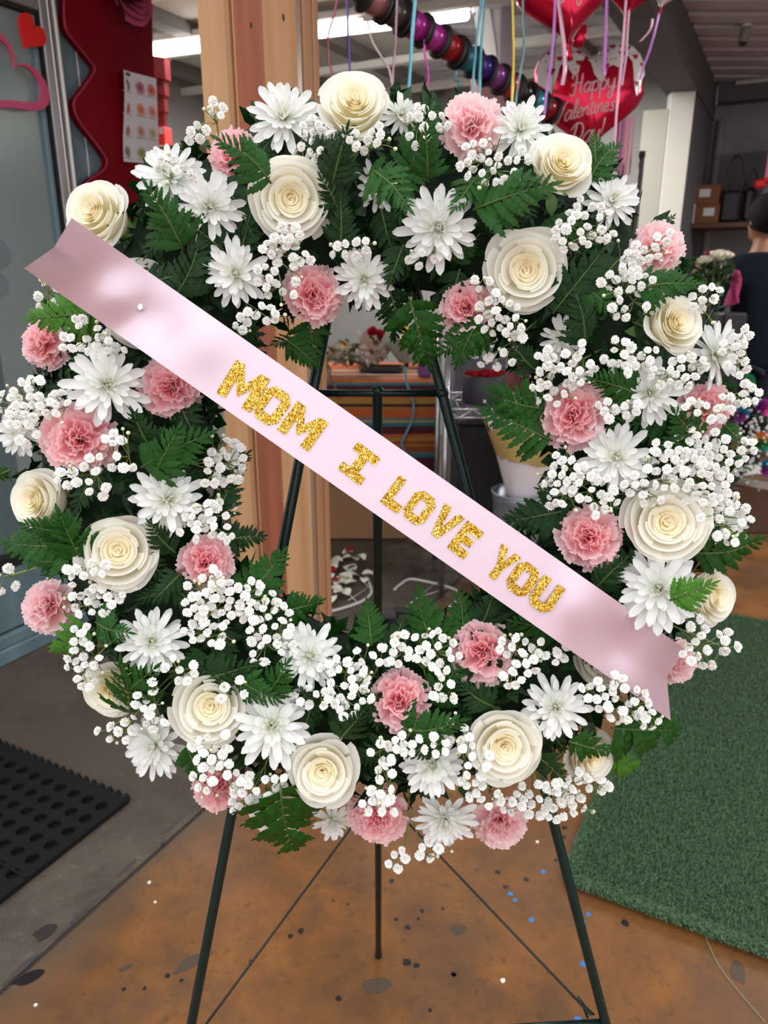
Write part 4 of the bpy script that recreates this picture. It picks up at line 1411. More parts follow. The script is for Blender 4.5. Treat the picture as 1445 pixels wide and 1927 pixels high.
for (ch, x0, y0, x1, y1, cap) in [('M', 407, 739, 471, 777, 73), ('O', 469, 777.5, 514, 808.5, 71), ('M', 521, 808, 580, 850, 66), ('I', 635, 882, 677, 914, 64), ('L', 715, 944, 747, 967.5, 62), ('O', 752, 967, 790, 995, 62), ('V', 798, 994, 836, 1025, 62), ('E', 841, 1030, 872, 1053.6, 64), ('Y', 906, 1074.5, 944.5, 1102.5, 64), ('O', 946, 1102, 986, 1130, 63), ('U', 989, 1132, 1029, 1160, 62)]:
    letter(ch, x0, y0, x1, y1, cap)
M_crys = mat('crystal_pin', rgb(235, 238, 245), .05, metal=.5, spec=.9)
for (x, y) in ((265, 579), (1183, 1244)):
    ax = (UR - UL)
    s_ = (Vector((x, y)) - UL.lerp(LL, .5)).dot(ax) / ax.length_squared
    p = plane_pt(x, y, rib_h(s_, .5) + .002)
    put('crystal_pin', MB().lathe([(.0012, -.002), (.0034, .0), (.0034, .0008), (.0022, .0022), (.0001, .0024)], 8).mesh('crystal_pin', M_crys), rbn, T(p - rc_) @ frame(WN, WUx))
# ------------------------------------------------------------------ things behind the wreath

# fluorescent lamp
pa, pb = at(240, 95, 5.18), at(878, 23, 4.42)
pb.z = pa.z = (pa.z + pb.z) / 2
dl = pb - pa
lamp = thing('ceiling_light', 'long white fluorescent tube light under the back room ceiling', 'lamp', T((pa + pb) / 2) @ frame(dl, (0, 0, 1)))
L = dl.length
M_tube = mat('lit_tube', (1, 1, 1, 1), .4, emis=((1, .98, .94, 1), 9.0))
# local z runs along the lamp, local x is up
put('diffuser', MB().box((-.01, 0, 0), (.045, .13, L), bev=.012).mesh('diffuser', M_tube), lamp)
put('housing', MB().box((.035, 0, 0), (.04, .15, L + .02), bev=.006).mesh('housing', M_white), lamp)
put('end_bracket', MB().box((0, 0, L / 2 + .05), (.05, .05, .03), bev=.004).box((.03, 0, L / 2 + .03), (.03, .03, .07), bev=.004).box((-.02, .02, L / 2 + .07), (.06, .02, .02), bev=.003).mesh('end_bracket', M_white), lamp)
put('hanger', MB().tube([(.05, 0, L / 2 - .1), (.16, 0, L / 2 - .1)], .006).mesh('hanger', M_white), lamp)

# red wavy panel with paper rose and poster
M_redpanel = mat('deep_red_panel', rgb(118, 3, 22), .65, var=.25, scale=3, spec=.06)
M_rededge = mat('crimson_panel_edge', rgb(140, 24, 52), .5)
def wall_xy(px, py, du):
    p = on_wall(px, py, du)
    return (p.dot(BD), p.z)
left = [(121, -60), (121, 0), (124, 52), (143, 80), (168, 112), (179, 128), (172, 145), (153, 172), (141, 188), (141, 208), (152, 232), (172, 258), (192, 285), (202, 303), (196, 320), (170, 338), (160, 352), (168, 372), (184, 400)]
lpts = catmull([Vector((a, b, 0)) for a, b in left], 4)
poly = [wall_xy(p.x, p.y, .03) for p in lpts]
rb = [wall_xy(300, 430, .03), wall_xy(283, -60, .03)]
poly = poly + rb
def wallM(du):
    # local x = BD, local y = up, local z = out of the wall (BE)
    o = BE * (WU + du)
    return Matrix(((BD.x, 0, BE.x, o.x), (BD.y, 0, BE.y, o.y), (0, 1, 0, 0), (0, 0, 0, 1)))
def inset_poly(poly, d):
    c = Vector((sum(p[0] for p in poly) / len(poly), sum(p[1] for p in poly) / len(poly)))
    return poly
pan = thing('wavy_panel', 'dark red panel with a wavy cut edge fixed to the blue storefront', 'panel', wallM(0))
put('board', MB().prism(poly, .0, .03).mesh('board', M_redpanel), pan)
put('edge_band', MB().tube([(p[0], p[1], .027) for p in poly[:len(lpts)]], .0042, 6).mesh('edge_band', M_rededge, True), pan)
ln0, ln1 = wall_xy(215, 60, .03), wall_xy(222, 108, .03)

M_prose = mat('magenta_foam_petal', rgb(170, 62, 96), .8)
prc = on_wall(238, -12, .06)
pr = thing('paper_rose', 'big magenta foam rose at the top of the red panel', 'flower', T(prc) @ frame(BE, (0, 0, 1)))
rng = random.Random(5)
for k in range(14):
    t = k / 13
    a = k * 2.4
    rad = .02 + .075 * t
    def fn(u, v, rad=rad, t=t, a=a):
        ang = a + (u - .5) * 2 * (1.5 - .6 * t)
        r_ = rad * (.35 + .65 * v ** .6) + (.02 * t * max(0, v - .7) / .3)
        return Vector((r_ * math.cos(ang), r_ * math.sin(ang), .075 * (1 - .55 * t) * v ** .8 + .006 * math.sin(7 * u + k) - .01 * t))
    MB().grid(fn, 8, 6).put('petal', M_prose, pr, True)

M_paper = mat('white_paper', rgb(206, 200, 210), .8)
pcn = [(228, 131), (294, 148), (300, 310), (233, 304)]
c0 = [wall_xy(x, y, .036) for x, y in pcn]
poster = thing('rose_chart', 'white paper chart of twelve printed roses pinned on the red panel', 'poster', wallM(0))
def pq(a, b):
    top = Vector(c0[0]).lerp(Vector(c0[1]), a)
    bot = Vector(c0[3]).lerp(Vector(c0[2]), a)
    q = top.lerp(bot, b)
    return Vector((q.x, q.y, .0365 + .012 * max(0, .12 - a) / .12 * (1 - b) + .004 * math.sin(6 * b) * (1 - a)))
MB().grid(lambda a, b: pq(a, b), 10, 14).put('sheet', M_paper, poster, True)
rc = [(150, 110, 120), (176, 110, 118), (206, 118, 108), (190, 110, 92), (214, 140, 110), (216, 150, 138), (172, 130, 124), (196, 160, 146), (196, 180, 150), (150, 136, 112), (166, 164, 116), (168, 172, 104)]
for i, c in enumerate(rc):
    a, b = .17 + .33 * (i % 3), .15 + .245 * (i // 3)
    if i % 3 == 0:
        a = .12
    rng = random.Random(i)
    n = 12
    q = pq(a, b)
    ra, rb_ = (.024 if i % 3 else .016), .023
    base = [Vector((q.x + ra * math.cos(2 * PI * k / n) * rng.uniform(.8, 1.1), q.y + rb_ * math.sin(2 * PI * k / n) * rng.uniform(.85, 1.1), q.z + .0012)) for k in range(n)]
    inner = [q + (v - q) * .5 + Vector((0, 0, .0003)) for v in base]
    m1 = mat('printed_rose', rgb(*c), .8)
    m2 = mat('printed_rose_heart', rgb(*[max(0, x - 36) for x in c]), .8)
    me = mesh('printed_rose', base + inner + [q + Vector((0, 0, .0004))], [(k, (k + 1) % n, n + (k + 1) % n, n + k) for k in range(n)] + [(n + k, n + (k + 1) % n, 2 * n) for k in range(n)], [m1, m2])
    for k in range(n, 2 * n):
        me.polygons[k].material_index = 1
    put('printed_rose', me, poster)
    qq = pq(a, b + .075)
    MB().box(qq + Vector((0, 0, .0008)), (.05, .003, .0004)).put('caption_line', mat('grey_print', rgb(160, 154, 164), .8), poster)
tk = pq(.16, .035)
MB().box(tk + Vector((0, 0, .004)), (.02, .010, .006), bev=.002).put('black_clip', M_black, poster)

# felt hearts on the door glass
def heart_poly(n=40):
    pts = []
    for k in range(n):
        t = 2 * PI * k / n
        pts.append((16 * math.sin(t) ** 3 / 17, (13 * math.cos(t) - 5 * math.cos(2 * t) - 2 * math.cos(3 * t) - math.cos(4 * t)) / 17))
    return pts
HP = heart_poly()
M_redfelt = mat('red_felt', rgb(214, 28, 22), .95, bump=.3, scale=300)
M_pinkfelt = mat('pink_felt', rgb(196, 78, 112), .9, bump=.2, scale=300)
hc = wall_xy(50, 64, .0)
rh = MB().prism([(x * .055, y * .066) for x, y in HP], 0, .012)
h1 = rh.put('red_heart', M_redfelt, M=wallM(.014) @ T((hc[0], hc[1], 0)) @ RZ(R(-34)))
tag(h1, 'small red felt heart stuck on the door glass', 'decoration')
hc = wall_xy(10, 146, .0)
mb = MB()
n = len(HP)
ow = [(x * .155, y * .135) for x, y in HP]
iw = [(x * .122, y * .105 + .003) for x, y in HP]
vv = [Vector((x, y, z)) for z in (0, .012) for x, y in ow] + [Vector((x, y, z)) for z in (0, .012) for x, y in iw]
ff = []
for k in range(n):
    j = (k + 1) % n
    ff += [(n + k, n + j, 3 * n + j, 3 * n + k), (k, 2 * n + k, 2 * n + j, j), (k, j, n + j, n + k), (2 * n + k, 3 * n + k, 3 * n + j, 2 * n + j)]
mb.add(vv, ff)
h2 = mb.put('heart_outline', M_pinkfelt, M=wallM(.014) @ T((hc[0], hc[1], 0)) @ RZ(R(-34)))
tag(h2, 'large open pink felt heart outline stuck on the door glass', 'decoration')
# two thin pale flower-shaped plates behind the glass
M_flowershape = mat('pale_flower_shape', rgb(196, 206, 204), .8)
for i, (x, y, s) in enumerate([(2, 478, .052), (2, 538, .045)]):
    q = wall_xy(x, y, 0)
    rng = random.Random(40 + i)
    pl = [(math.cos(2 * PI * k / 30) * s * 1.1 * (1 + .1 * math.sin(k * 2.1) + rng.uniform(-.05, .05)), math.sin(2 * PI * k / 30) * s * (1 + .1 * math.sin(k * 1.7))) for k in range(30)]
    o = MB().prism(pl, 0, .004).put('flower_shape', M_flowershape, M=wallM(-.03) @ T((q[0], q[1], 0)))
    tag(o, ['pale flat flower shape behind the glass, the upper of two', 'pale flat flower shape behind the glass, the lower of two'][i], 'decoration')

# shelf with red pots seen past the panel
sh = at(325, 283, 4.3)
shelf = thing('wall_shelf', 'brown wooden shelf board in the back room beside the red panel', 'shelf', T(sh) @ RZ(R(-28)))
put('board', MB().box((0, 0, -.03), (.9, .3, .06), bev=.004).mesh('board', mat('brown_shelf_wood', rgb(132, 98, 66), .6, var=.2, scale=12, stretch=(.1, 1, 1))), shelf)
put('bracket', MB().box((-.3, .1, -.14), (.03, .03, .2), bev=.003).mesh('bracket', M_black), shelf)
put('bracket', MB().box((.3, .1, -.14), (.03, .03, .2), bev=.003).mesh('bracket', M_black), shelf)
M_crim = mat('crimson_pot', rgb(112, 24, 30), .6, spec=.2)
M_brred = mat('bright_red_card', rgb(226, 26, 26), .45)
o = thing('gift_box', 'bright red box with white label on the brown shelf', 'box', T(at(308, 281, 4.25)) @ RZ(R(-20)))
put('body', MB().box((0, 0, .05), (.07, .07, .1), bev=.003).mesh('body', M_brred), o)
put('label', MB().box((.018, -.036, .082), (.026, .002, .03)).mesh('label', M_paper), o)
o = thing('flower_pot', 'stack of crimson eight-sided pots above the red box', 'pot', T(at(300, 236, 4.28)) @ RZ(R(10)))
put('lower_pot', MB().lathe([(.035, -.05), (.045, .05), (.052, .06), (.052, .13), (.062, .135)], 8).mesh('lower_pot', M_crim), o)
put('upper_pot', MB().lathe([(.052, .12), (.062, .135), (.062, .20), (.076, .205), (.078, .30), (.07, .302), (.066, .25)], 8).mesh('upper_pot', M_crim), o)

# ribbon spools on a rod
A, B = at(640, -40, 2.3), at(1040, 212, 3.0)
dirn = (B - A).normalized()
rod = thing('spool_rod', 'black rod carrying a row of curling ribbon spools', 'rod', T(A))
put('bar', MB().tube([dirn * .10, B - A + dirn * .0], .009, 10).mesh('bar', M_black, True), rod)
for q_ in (dirn * .11, B - A - dirn * .01):
    put('hanging_wire', MB().tube([q_, Vector((q_.x, q_.y, 2.745 - A.z))], .0014, 6).mesh('hanging_wire', M_black, True), rod)
cols = [('rose gold', (178, 120, 122)), ('dark grey', (70, 66, 68)), ('fuchsia', (176, 40, 150)), ('magenta', (186, 56, 160)), ('red', (160, 22, 34)), ('teal', (44, 122, 142)), ('indigo', (60, 36, 130)),
        ('lilac', (138, 70, 148)), ('coral red', (196, 58, 72)), ('black', (22, 22, 24)), ('turquoise', (40, 150, 172)), ('crimson', (150, 16, 40))]
spx = [(700, 5), (742, 22), (779, 46), (812, 68), (845, 85), (878, 107), (903, 126), (928, 142), (955, 158), (980, 176), (1004, 190), (1026, 203)]
fl = MB().lathe([(.012, -.002), (.05, -.002), (.051, 0), (.05, .002), (.012, .002)], 28).mesh('flange', M_black, True)
for k, (cn, c) in enumerate(cols):
    # nearest point of the rod to this pixel's ray
    d = ray(*spx[k]).normalized()
    w0 = CAM - A
    bb = d.dot(dirn); dd = d.dot(w0); ee = dirn.dot(w0)
    s_ = (ee - bb * dd) / (1 - bb * bb)
    p = A + dirn * s_
    m = mat('ribbon_' + cn.replace(' ', '_'), rgb(*c), .25, metal=.35, spec=.7)
    w = .037
    sc = .92 + .06 * k / 11
    sp_ = thing('ribbon_spool', '%s curling ribbon spool with black flanges on the hanging rod' % cn, 'spool', T(p) @ frame(dirn, (0, 0, 1)) @ S(sc), 'ribbon spools on the rod')
    put('flange', fl, sp_, T((0, 0, -w)))
    put('flange', fl, sp_, T((0, 0, w)))
    put('ribbon', MB().lathe([(.011, -w + .003), (.0385, -w + .003), (.0405, 0), (.0385, w - .003), (.011, w - .003)], 28).mesh('ribbon', m, True), sp_)

# hanging curling ribbons
def strand(name, label, pts, y, c, wd=.007, group='curling ribbons hanging in front of the lamp', dy=None, metal=.2):
    P = [at(x, yy, y + (dy[i] if dy else 0)) for i, (x, yy) in enumerate(pts)]
    P = catmull(P, 6)
    v, f = [], []
    for i, p in enumerate(P):
        a = P[max(0, i - 1)]; b = P[min(len(P) - 1, i + 1)]
        d = (b - a).normalized()
        tw = .5 * math.sin(i * .35)
        sd = Vector((math.cos(tw), math.sin(tw), 0))
        sd = (sd - d * sd.dot(d)).normalized() * wd / 2
        nn = d.cross(sd).normalized() * .0004
        v += [p - sd - nn, p + sd - nn, p + sd + nn, p - sd + nn]
    for i in range(len(P) - 1):
        for k in range(4):
            f.append((i * 4 + k, i * 4 + (k + 1) % 4, i * 4 + 4 + (k + 1) % 4, i * 4 + 4 + k))
    f += [(3, 2, 1, 0), tuple((len(P) - 1) * 4 + k for k in range(4))]
    key = 'strand_' + label.split()[0]
    m = bpy.data.materials.get(key) or mat(key, rgb(*c), .3, metal=metal, spec=.7)
    o = put(name, mesh(name, v, f, m, True))
    tag(o, label, 'ribbon', group)
    return o
SG = 'curling ribbons hanging from above'
strand('curling_ribbon', 'rose red curling ribbon hanging by the wooden post', [(638, -20), (628, 30), (617, 70), (618, 110), (625, 140), (634, 175)], 2.3, (176, 84, 92), .006, SG)
strand('curling_ribbon', 'violet curling ribbon hanging above the topmost rose', [(652, -20), (654, 25), (655, 70), (657, 110), (659, 150)], 2.32, (86, 60, 158), .007, SG)
strand('curling_ribbon', 'silver pink curling ribbon bending above the topmost rose', [(692, 40), (700, 75), (716, 105), (732, 130), (738, 160)], 2.34, (206, 186, 190), .006, SG)
strand('curling_ribbon', 'dusty pink curling ribbon hanging straight in front of the lamp', [(748, -20), (746, 30), (744, 80), (740, 130), (736, 200)], 2.3, (178, 138, 158), .006, SG)
strand('curling_ribbon', 'sky blue curling ribbon, the wide straight one beside the spools', [(783, -20), (777, 50), (773, 110), (769, 170), (766, 230)], 2.25, (98, 184, 208), .009, SG)
strand('curling_ribbon', 'fuchsia curling ribbon twisting below the spools', [(800, 60), (799, 100), (805, 135), (804, 160), (794, 190), (788, 215)], 2.5, (206, 66, 176), .007, SG)
strand('curling_ribbon', 'teal curling ribbon, one of a crossing pair before the white studs', [(908, -20), (901, 40), (895, 90), (891, 140), (890, 180)], 2.6, (110, 182, 196), .008, SG)
strand('curling_ribbon', 'turquoise curling ribbon, the longer of a crossing pair', [(911, -20), (909, 40), (905, 90), (903, 140), (902, 200)], 2.58, (92, 170, 188), .009, SG)
strand('curling_ribbon', 'yellow curling ribbon hanging in front of the spools', [(964, -20), (966, 40), (966, 100), (965, 150), (962, 215)], 2.5, (226, 200, 70), .008, SG)
strand('curling_ribbon', 'slate teal curling ribbon beside the yellow one', [(984, -20), (985, 40), (986, 85), (980, 130), (972, 180), (968, 215)], 2.7, (116, 164, 168), .008, SG)
strand('curling_ribbon', 'pale aqua short ribbon curl below the teal spool', [(855, 125), (860, 138), (856, 150), (866, 156), (860, 164), (872, 160)], 3.0, (120, 186, 196), .008, SG)
strand('curling_ribbon', 'aqua curling ribbon hanging over the striped cloth', [(762, 690), (764, 715), (771, 740), (778, 765), (776, 790), (764, 815), (756, 835), (765, 855), (778, 872)], 3.585, (96, 140, 156), .012, SG)

# foil balloons
M_foil = mat('red_foil', rgb(214, 8, 62), .2, metal=.65, spec=.8)
M_foilw = mat('white_foil_print', rgb(232, 226, 226), .3, metal=.1)
M_print = mat('white_lettering', rgb(238, 196, 204), .5)
M_rp = mat('red_print', rgb(176, 24, 40), .4)
HN = 72
HB = [Vector((16 * math.sin(2 * PI * k / HN) ** 3 / 16, (13 * math.cos(2 * PI * k / HN) - 5 * math.cos(4 * PI * k / HN) - 2 * math.cos(6 * PI * k / HN) - math.cos(8 * PI * k / HN)) / 15 + .13, 0)) for k in range(HN)]
for p in HB:
    if p.y > 0 and abs(p.x) < .45:
        p.y = max(p.y, .70 + .5 * abs(p.x) - .18 * (abs(p.x) / .45) ** 2 * 2 * .5)
for p in HB:
    if p.y < .2:
        q_ = min(1, (.2 - p.y) / 1.2)
        p.x *= 1 + .24 * math.sin(PI * q_) ** .8
        p.y *= .95
ANG = sorted([(math.atan2(p.y - .0, p.x), p.length) for p in HB])
def hr(a):
    for i in range(len(ANG)):
        a0, r0 = ANG[i]
        a1, r1 = ANG[(i + 1) % len(ANG)]
        if i == len(ANG) - 1:
            a1 += 2 * PI
        if a0 <= a <= a1:
            t = (a - a0) / (a1 - a0 + 1e-9)
            return r0 + (r1 - r0) * t
    return ANG[0][1]
def bz(x, y, dep=.42):
    a = math.atan2(y, x)
    rr = min(1, math.hypot(x, y) / hr(a))
    return dep * math.sqrt(max(0, 1 - rr ** 2.2)) + .012 * math.sin(a * 40) * rr ** 6
def balloon_mesh():
    v, f = [], []
    rings = 12
    for side in (1, -1):
        b = len(v)
        v.append(Vector((0, 0, .42 * side)))
        for j in range(1, rings + 1):
            s_ = math.sin(PI / 2 * j / rings)
            for k in range(HN):
                p = HB[k] * s_
                z = bz(p.x * .9999, p.y * .9999) * side if j < rings else 0
                v.append(Vector((p.x, p.y, z)))
        for k in range(HN):
            k2 = (k + 1) % HN
            q = (b, b + 1 + k, b + 1 + k2)
            f.append(q if side < 0 else q[::-1])
            for j in range(rings - 1):
                q = (b + 1 + j * HN + k, b + 1 + (j + 1) * HN + k, b + 1 + (j + 1) * HN + k2, b + 1 + j * HN + k2)
                f.append(q if side < 0 else q[::-1])
    return mesh('foil_heart', v, f, M_foil, True)
BALME = balloon_mesh()

GL = {
 'H': (1.35, [[(.1, 1.6), (0, 1.85), (.3, 2.0), (.5, 1.85), (.45, 1), (.35, 0), (.1, -.1), (-.1, .1)], [(1.15, 2.0), (1.08, 1), (1.0, .15), (1.25, 0)], [(0, .9), (.5, 1.1), (1.15, 1.05)]]),
 'a': (.95, [[(.75, .85), (.45, 1.0), (.1, .6), (.15, .1), (.45, 0), (.72, .45), (.8, .98), (.75, .4), (.82, .02), (1.0, .12)]]),
 'p': (.9, [[(.12, 1.0), (.1, 0), (.06, -.95)], [(.1, .55), (.4, 1.0), (.75, .75), (.7, .2), (.4, 0), (.12, .2)]]),
 'y': (.98, [[(.05, 1.0), (.1, .3), (.4, .05), (.7, .4), (.8, 1.0), (.75, 0), (.62, -.8), (.3, -.95), (.15, -.6), (.6, -.1), (1.0, .15)]]),
 'V': (1.25, [[(-.3, 1.4), (-.15, 1.85), (.25, 1.9), (.4, 1.0), (.5, 0), (.8, .9), (1.1, 1.8), (1.4, 2.0)]]),
 'l': (.5, [[(.1, .2), (.38, 1.2), (.45, 1.9), (.25, 2.0), (.15, 1.2), (.2, .1), (.38, 0), (.55, .15)]]),
 'e': (.72, [[(.05, .4), (.5, .55), (.6, .85), (.35, 1.0), (.08, .6), (.15, .1), (.45, 0), (.75, .22)]]),
 'n': (.88, [[(.05, 1.0), (.12, 0)], [(.12, .5), (.42, 1.0), (.65, .8), (.65, .1), (.88, .05)]]),
 't': (.56, [[(.25, 1.6), (.2, .2), (.35, 0), (.55, .12)], [(0, 1.05), (.5, 1.05)]]),
 'i': (.42, [[(.1, 1.0), (.1, .15), (.25, 0), (.42, .12)], [(.13, 1.4), (.15, 1.45)]]),
 "'": (.2, [[(.12, 2.0), (.05, 1.6)]]),
 's': (.62, [[(.55, .9), (.3, 1.0), (.1, .75), (.45, .4), (.45, .1), (.2, 0), (0, .15)]]),
 'D': (1.25, [[(.35, 1.9), (.3, .1)], [(-.1, 1.6), (.3, 2.0), (.9, 1.8), (1.1, 1.0), (.8, .2), (.3, 0), (-.1, .2)]]),
 '!': (.4, [[(.22, 2.0), (.15, .6)], [(.12, .1), (.13, .04)]]),
}
def lettering(mb, text, x0, y0, h, rise, surf, th=.1):
    """monoline cursive letters laid on a surface z = surf(x, y)"""
    x = x0
    ca, sa = math.cos(rise), math.sin(rise)
    for ch in text:
        wd, strokes = GL[ch]
        for st in strokes:
            pts = catmull([Vector((a + .22 * b, b, 0)) for a, b in st], 5)
            P = []
            for q in pts:
                lx, ly = x - x0 + q.x * h, q.y * h
                X, Y = x0 + lx * ca - ly * sa, y0 + lx * sa + ly * ca
                P.append(Vector((X, Y, surf(X, Y) + .006)))
            mb.tube(P, th * h, 5)
        x += wd * h
    return x

def string(parent, name, pts, m, wd=.008):
    P = catmull([Vector(p) for p in pts], 6)
    mb = MB()
    v, f = [], []
    for i, p in enumerate(P):
        sd = Vector((wd / 2, .3 * wd * math.sin(i * .4), 0))
        v += [p - sd, p + sd, p + sd + Vector((0, .0006, 0)), p - sd + Vector((0, .0006, 0))]
    for i in range(len(P) - 1):
        for k in range(4):
            f.append((i * 4 + k, i * 4 + (k + 1) % 4, i * 4 + 4 + (k + 1) % 4, i * 4 + 4 + k))
    return put(name, mesh(name, v, f, m, True), parent)

M_strp = mat('pink_balloon_ribbon', rgb(226, 176, 200), .3, metal=.2)
M_strl = mat('lilac_balloon_ribbon', rgb(190, 120, 200), .3, metal=.2)
def balloon(px, py, w_px, y, roll, label, drips=True, lines=None, me=None, yaw=0.0):
    c = at(px, py, y)
    s_ = w_px * m_per_px(c) / 2
    # local x right, y up, z to the viewer
    M_ = T(c) @ RZ(R(yaw)) @ RX(R(90 - 4)) @ RZ(R(roll)) @ S(s_)
    b = thing('foil_balloon', label, 'balloon', M_, 'heart balloons')
    put('foil_heart', me or BALME, b)
    if drips:
        def top(x):
            best = None
            for i in range(60):
                yy = 1.0 - i * .02
                if math.hypot(x, yy) <= hr(math.atan2(yy, x)) * .985:
                    return yy
            return 0
        def drip(x):
            t = (x + 1) / 2
            knots = [(0, .3), (.06, .2), (.09, .05), (.13, .05), (.17, .3), (.2, .5), (.25, .56), (.28, .4), (.31, .32), (.35, .34), (.38, .54), (.43, .62), (.47, .55), (.5, .3), (.54, .2), (.58, .22), (.61, .42), (.66, .46), (.71, .42), (.76, .5), (.80, .62), (.84, .54), (.87, .1), (.90, -.02), (.93, .1), (.96, .3), (1, .4)]
            for i in range(len(knots) - 1):
                if knots[i][0] <= t <= knots[i + 1][0]:
                    q = (t - knots[i][0]) / (knots[i + 1][0] - knots[i][0])
                    q = q * q * (3 - 2 * q)
                    return knots[i][1] * (1 - q) + knots[i + 1][1] * q
            return .3
        v, f = [], []
        nx, ny = 90, 8
        for i in range(nx):
            x = -.965 + 1.93 * i / (nx - 1)
            y1 = top(x)
            y0 = min(drip(x), y1)
            for j in range(ny):
                yy = y0 + (y1 - y0) * j / (ny - 1)
                v.append(Vector((x, yy, bz(x, yy) + .012)))
        for i in range(nx - 1):
            for j in range(ny - 1):
                f.append((i * ny + j, (i + 1) * ny + j, (i + 1) * ny + j + 1, i * ny + j + 1))
        put('icing_print', mesh('icing_print', v, f, M_foilw, True), b)
        mb = MB()
        rng = random.Random(3)
        for (hx, hy, hs) in [(-.75, .42, .075), (-.6, .62, .06), (-.45, .82, .06), (-.25, .72, .06), (-.55, .22, .07), (-.12, .8, .05), (-.28, .52, .06), (.2, .45, .06), (.35, .8, .06), (.5, .66, .07), (.62, .9, .06), (.75, .62, .06), (.9, .5, .05), (-.66, .08, .05), (.22, .72, .05), (.78, .18, .05), (.5, .95, .04)]:
            if hy > top(hx) - .02:
                hy = top(hx) - .1
            mb.add([Vector((hx + a * hs, hy + c_ * hs, bz(hx + a * hs, hy + c_ * hs) + .02)) for a, c_ in HP], [tuple(range(len(HP)))])
        for k in range(26):
            hx = rng.uniform(-.85, .85)
            hy = rng.uniform(max(drip(hx) + .06, -.1), max(drip(hx) + .1, top(hx) - .06))
            q = rng.uniform(0, 3)
            dx, dy = math.cos(q) * .025, math.sin(q) * .025
            mb.add([Vector((hx - dx - dy * .3, hy - dy + dx * .3, bz(hx, hy) + .02)), Vector((hx + dx - dy * .3, hy + dy + dx * .3, bz(hx, hy) + .02)), Vector((hx + dx + dy * .3, hy + dy - dx * .3, bz(hx, hy) + .02)), Vector((hx - dx + dy * .3, hy - dy - dx * .3, bz(hx, hy) + .02))], [(0, 1, 2, 3)])
        put('sprinkle_print', mb.mesh('sprinkle_print', M_rp), b)
    if lines:
        for (txt, x0, y0, h, rise) in lines:
            mb = MB()
            lettering(mb, txt, x0, y0, h, rise, bz)
            put('lettering', mb.mesh('lettering', M_print, True), b)
    # neck
    put('neck', MB().tube([(0, -.82, 0), (0, -.95, 0), (.01, -1.08, 0), (0, -1.2, 0)], [.08, .045, .05, .07], 10).mesh('neck', M_foil, True), b)
    return b
VD = [('Happy', -.42, .0, .155, .12), ("Valentine's", -.66, -.40, .135, .14), ('Day!', -.34, -.77, .16, .14)]
b1 = balloon(1107, 190, 206, 3.35, 2, "red heart balloon with white dripping icing reading Happy Valentine's Day", True, VD)
b2 = balloon(1063, -10, 186, 2.75, 8, 'red heart balloon cut by the frame top, Day lettering near its tip', False, [('Day!', -.25, -.28, .16, .22)])
b3 = balloon(1187, -32, 130, 2.9, -4, 'plain red heart balloon above the icing balloon', False)
M_foilw2 = mat('white_foil', rgb(226, 216, 216), .25, metal=.3)
BALW = BALME.copy()
BALW.materials.clear()
BALW.materials.append(M_foilw2)
b4 = balloon(1252, -22, 74, 2.8, -10, 'small white heart balloon printed with red hearts', False, None, BALW)
mb = MB()
for (hx, hy, hs) in [(-.3, .3, .2), (.3, .35, .24), (.05, -.15, .2), (-.15, -.45, .13), (.45, -.05, .12)]:
    mb.add([Vector((hx + a * hs, hy + c_ * hs, bz(hx, hy) + .03)) for a, c_ in HP], [tuple(range(len(HP)))])
put('heart_print', mb.mesh('heart_print', M_rp), b4)
M_tail = mat('crimson_foil_tail', rgb(196, 10, 56), .2, metal=.6)
for k, (b, pts, yy, m, wd) in enumerate([
        (b2, [(1046, -20), (1042, 60), (1036, 120), (1029, 170), (1024, 215)], 2.6, M_strl, .009),
        (b2, [(1050, 0), (1056, 40), (1061, 90), (1063, 130), (1058, 160)], 2.62, M_strp, .013),
        (b1, [(1142, -10), (1141, 50), (1138, 97), (1137, 140)], 2.7, M_strl, .011),
        (b3, [(1178, 0), (1174, 60), (1168, 130), (1161, 200), (1157, 260), (1151, 340)], 2.72, M_strp, .009),
        (b3, [(1184, 20), (1181, 60), (1178, 105), (1170, 160)], 2.74, M_strp, .007),
        (b4, [(1240, 25), (1232, 60), (1222, 95), (1210, 128), (1204, 150)], 2.75, M_strl, .008),
        (b4, [(1228, 35), (1224, 55), (1212, 70), (1204, 78)], 2.74, M_strp, .008),
        (b1, [(1165, 265), (1158, 300), (1150, 330), (1148, 345)], 2.9, M_strl, .008)]):
    inv = b.matrix_basis.inverted()
    sc = b.matrix_basis.to_scale().x
    P = catmull([at(x, y, yy) for x, y in pts], 6)
    v, f = [], []
    for i, p in enumerate(P):
        sd = Vector((wd / 2, .3 * wd * math.sin(i * .4), 0))
        v += [inv @ (p - sd), inv @ (p + sd), inv @ (p + sd + Vector((0, .0006, 0))), inv @ (p - sd + Vector((0, .0006, 0)))]
    for i in range(len(P) - 1):
        for q in range(4):
            f.append((i * 4 + q, i * 4 + (q + 1) % 4, i * 4 + 4 + (q + 1) % 4, i * 4 + 4 + q))
    put('balloon_ribbon', mesh('balloon_ribbon', v, f, m, True), b)
inv = b2.matrix_basis.inverted()
tp = [at(1100, 48, 2.7), at(1095, 62, 2.7), at(1090, 75, 2.7), at(1085, 88, 2.7)]
put('tail', MB().tube([inv @ p for p in tp], [.05, .1, .13, .1], 10).mesh('tail', M_tail, True), b2)

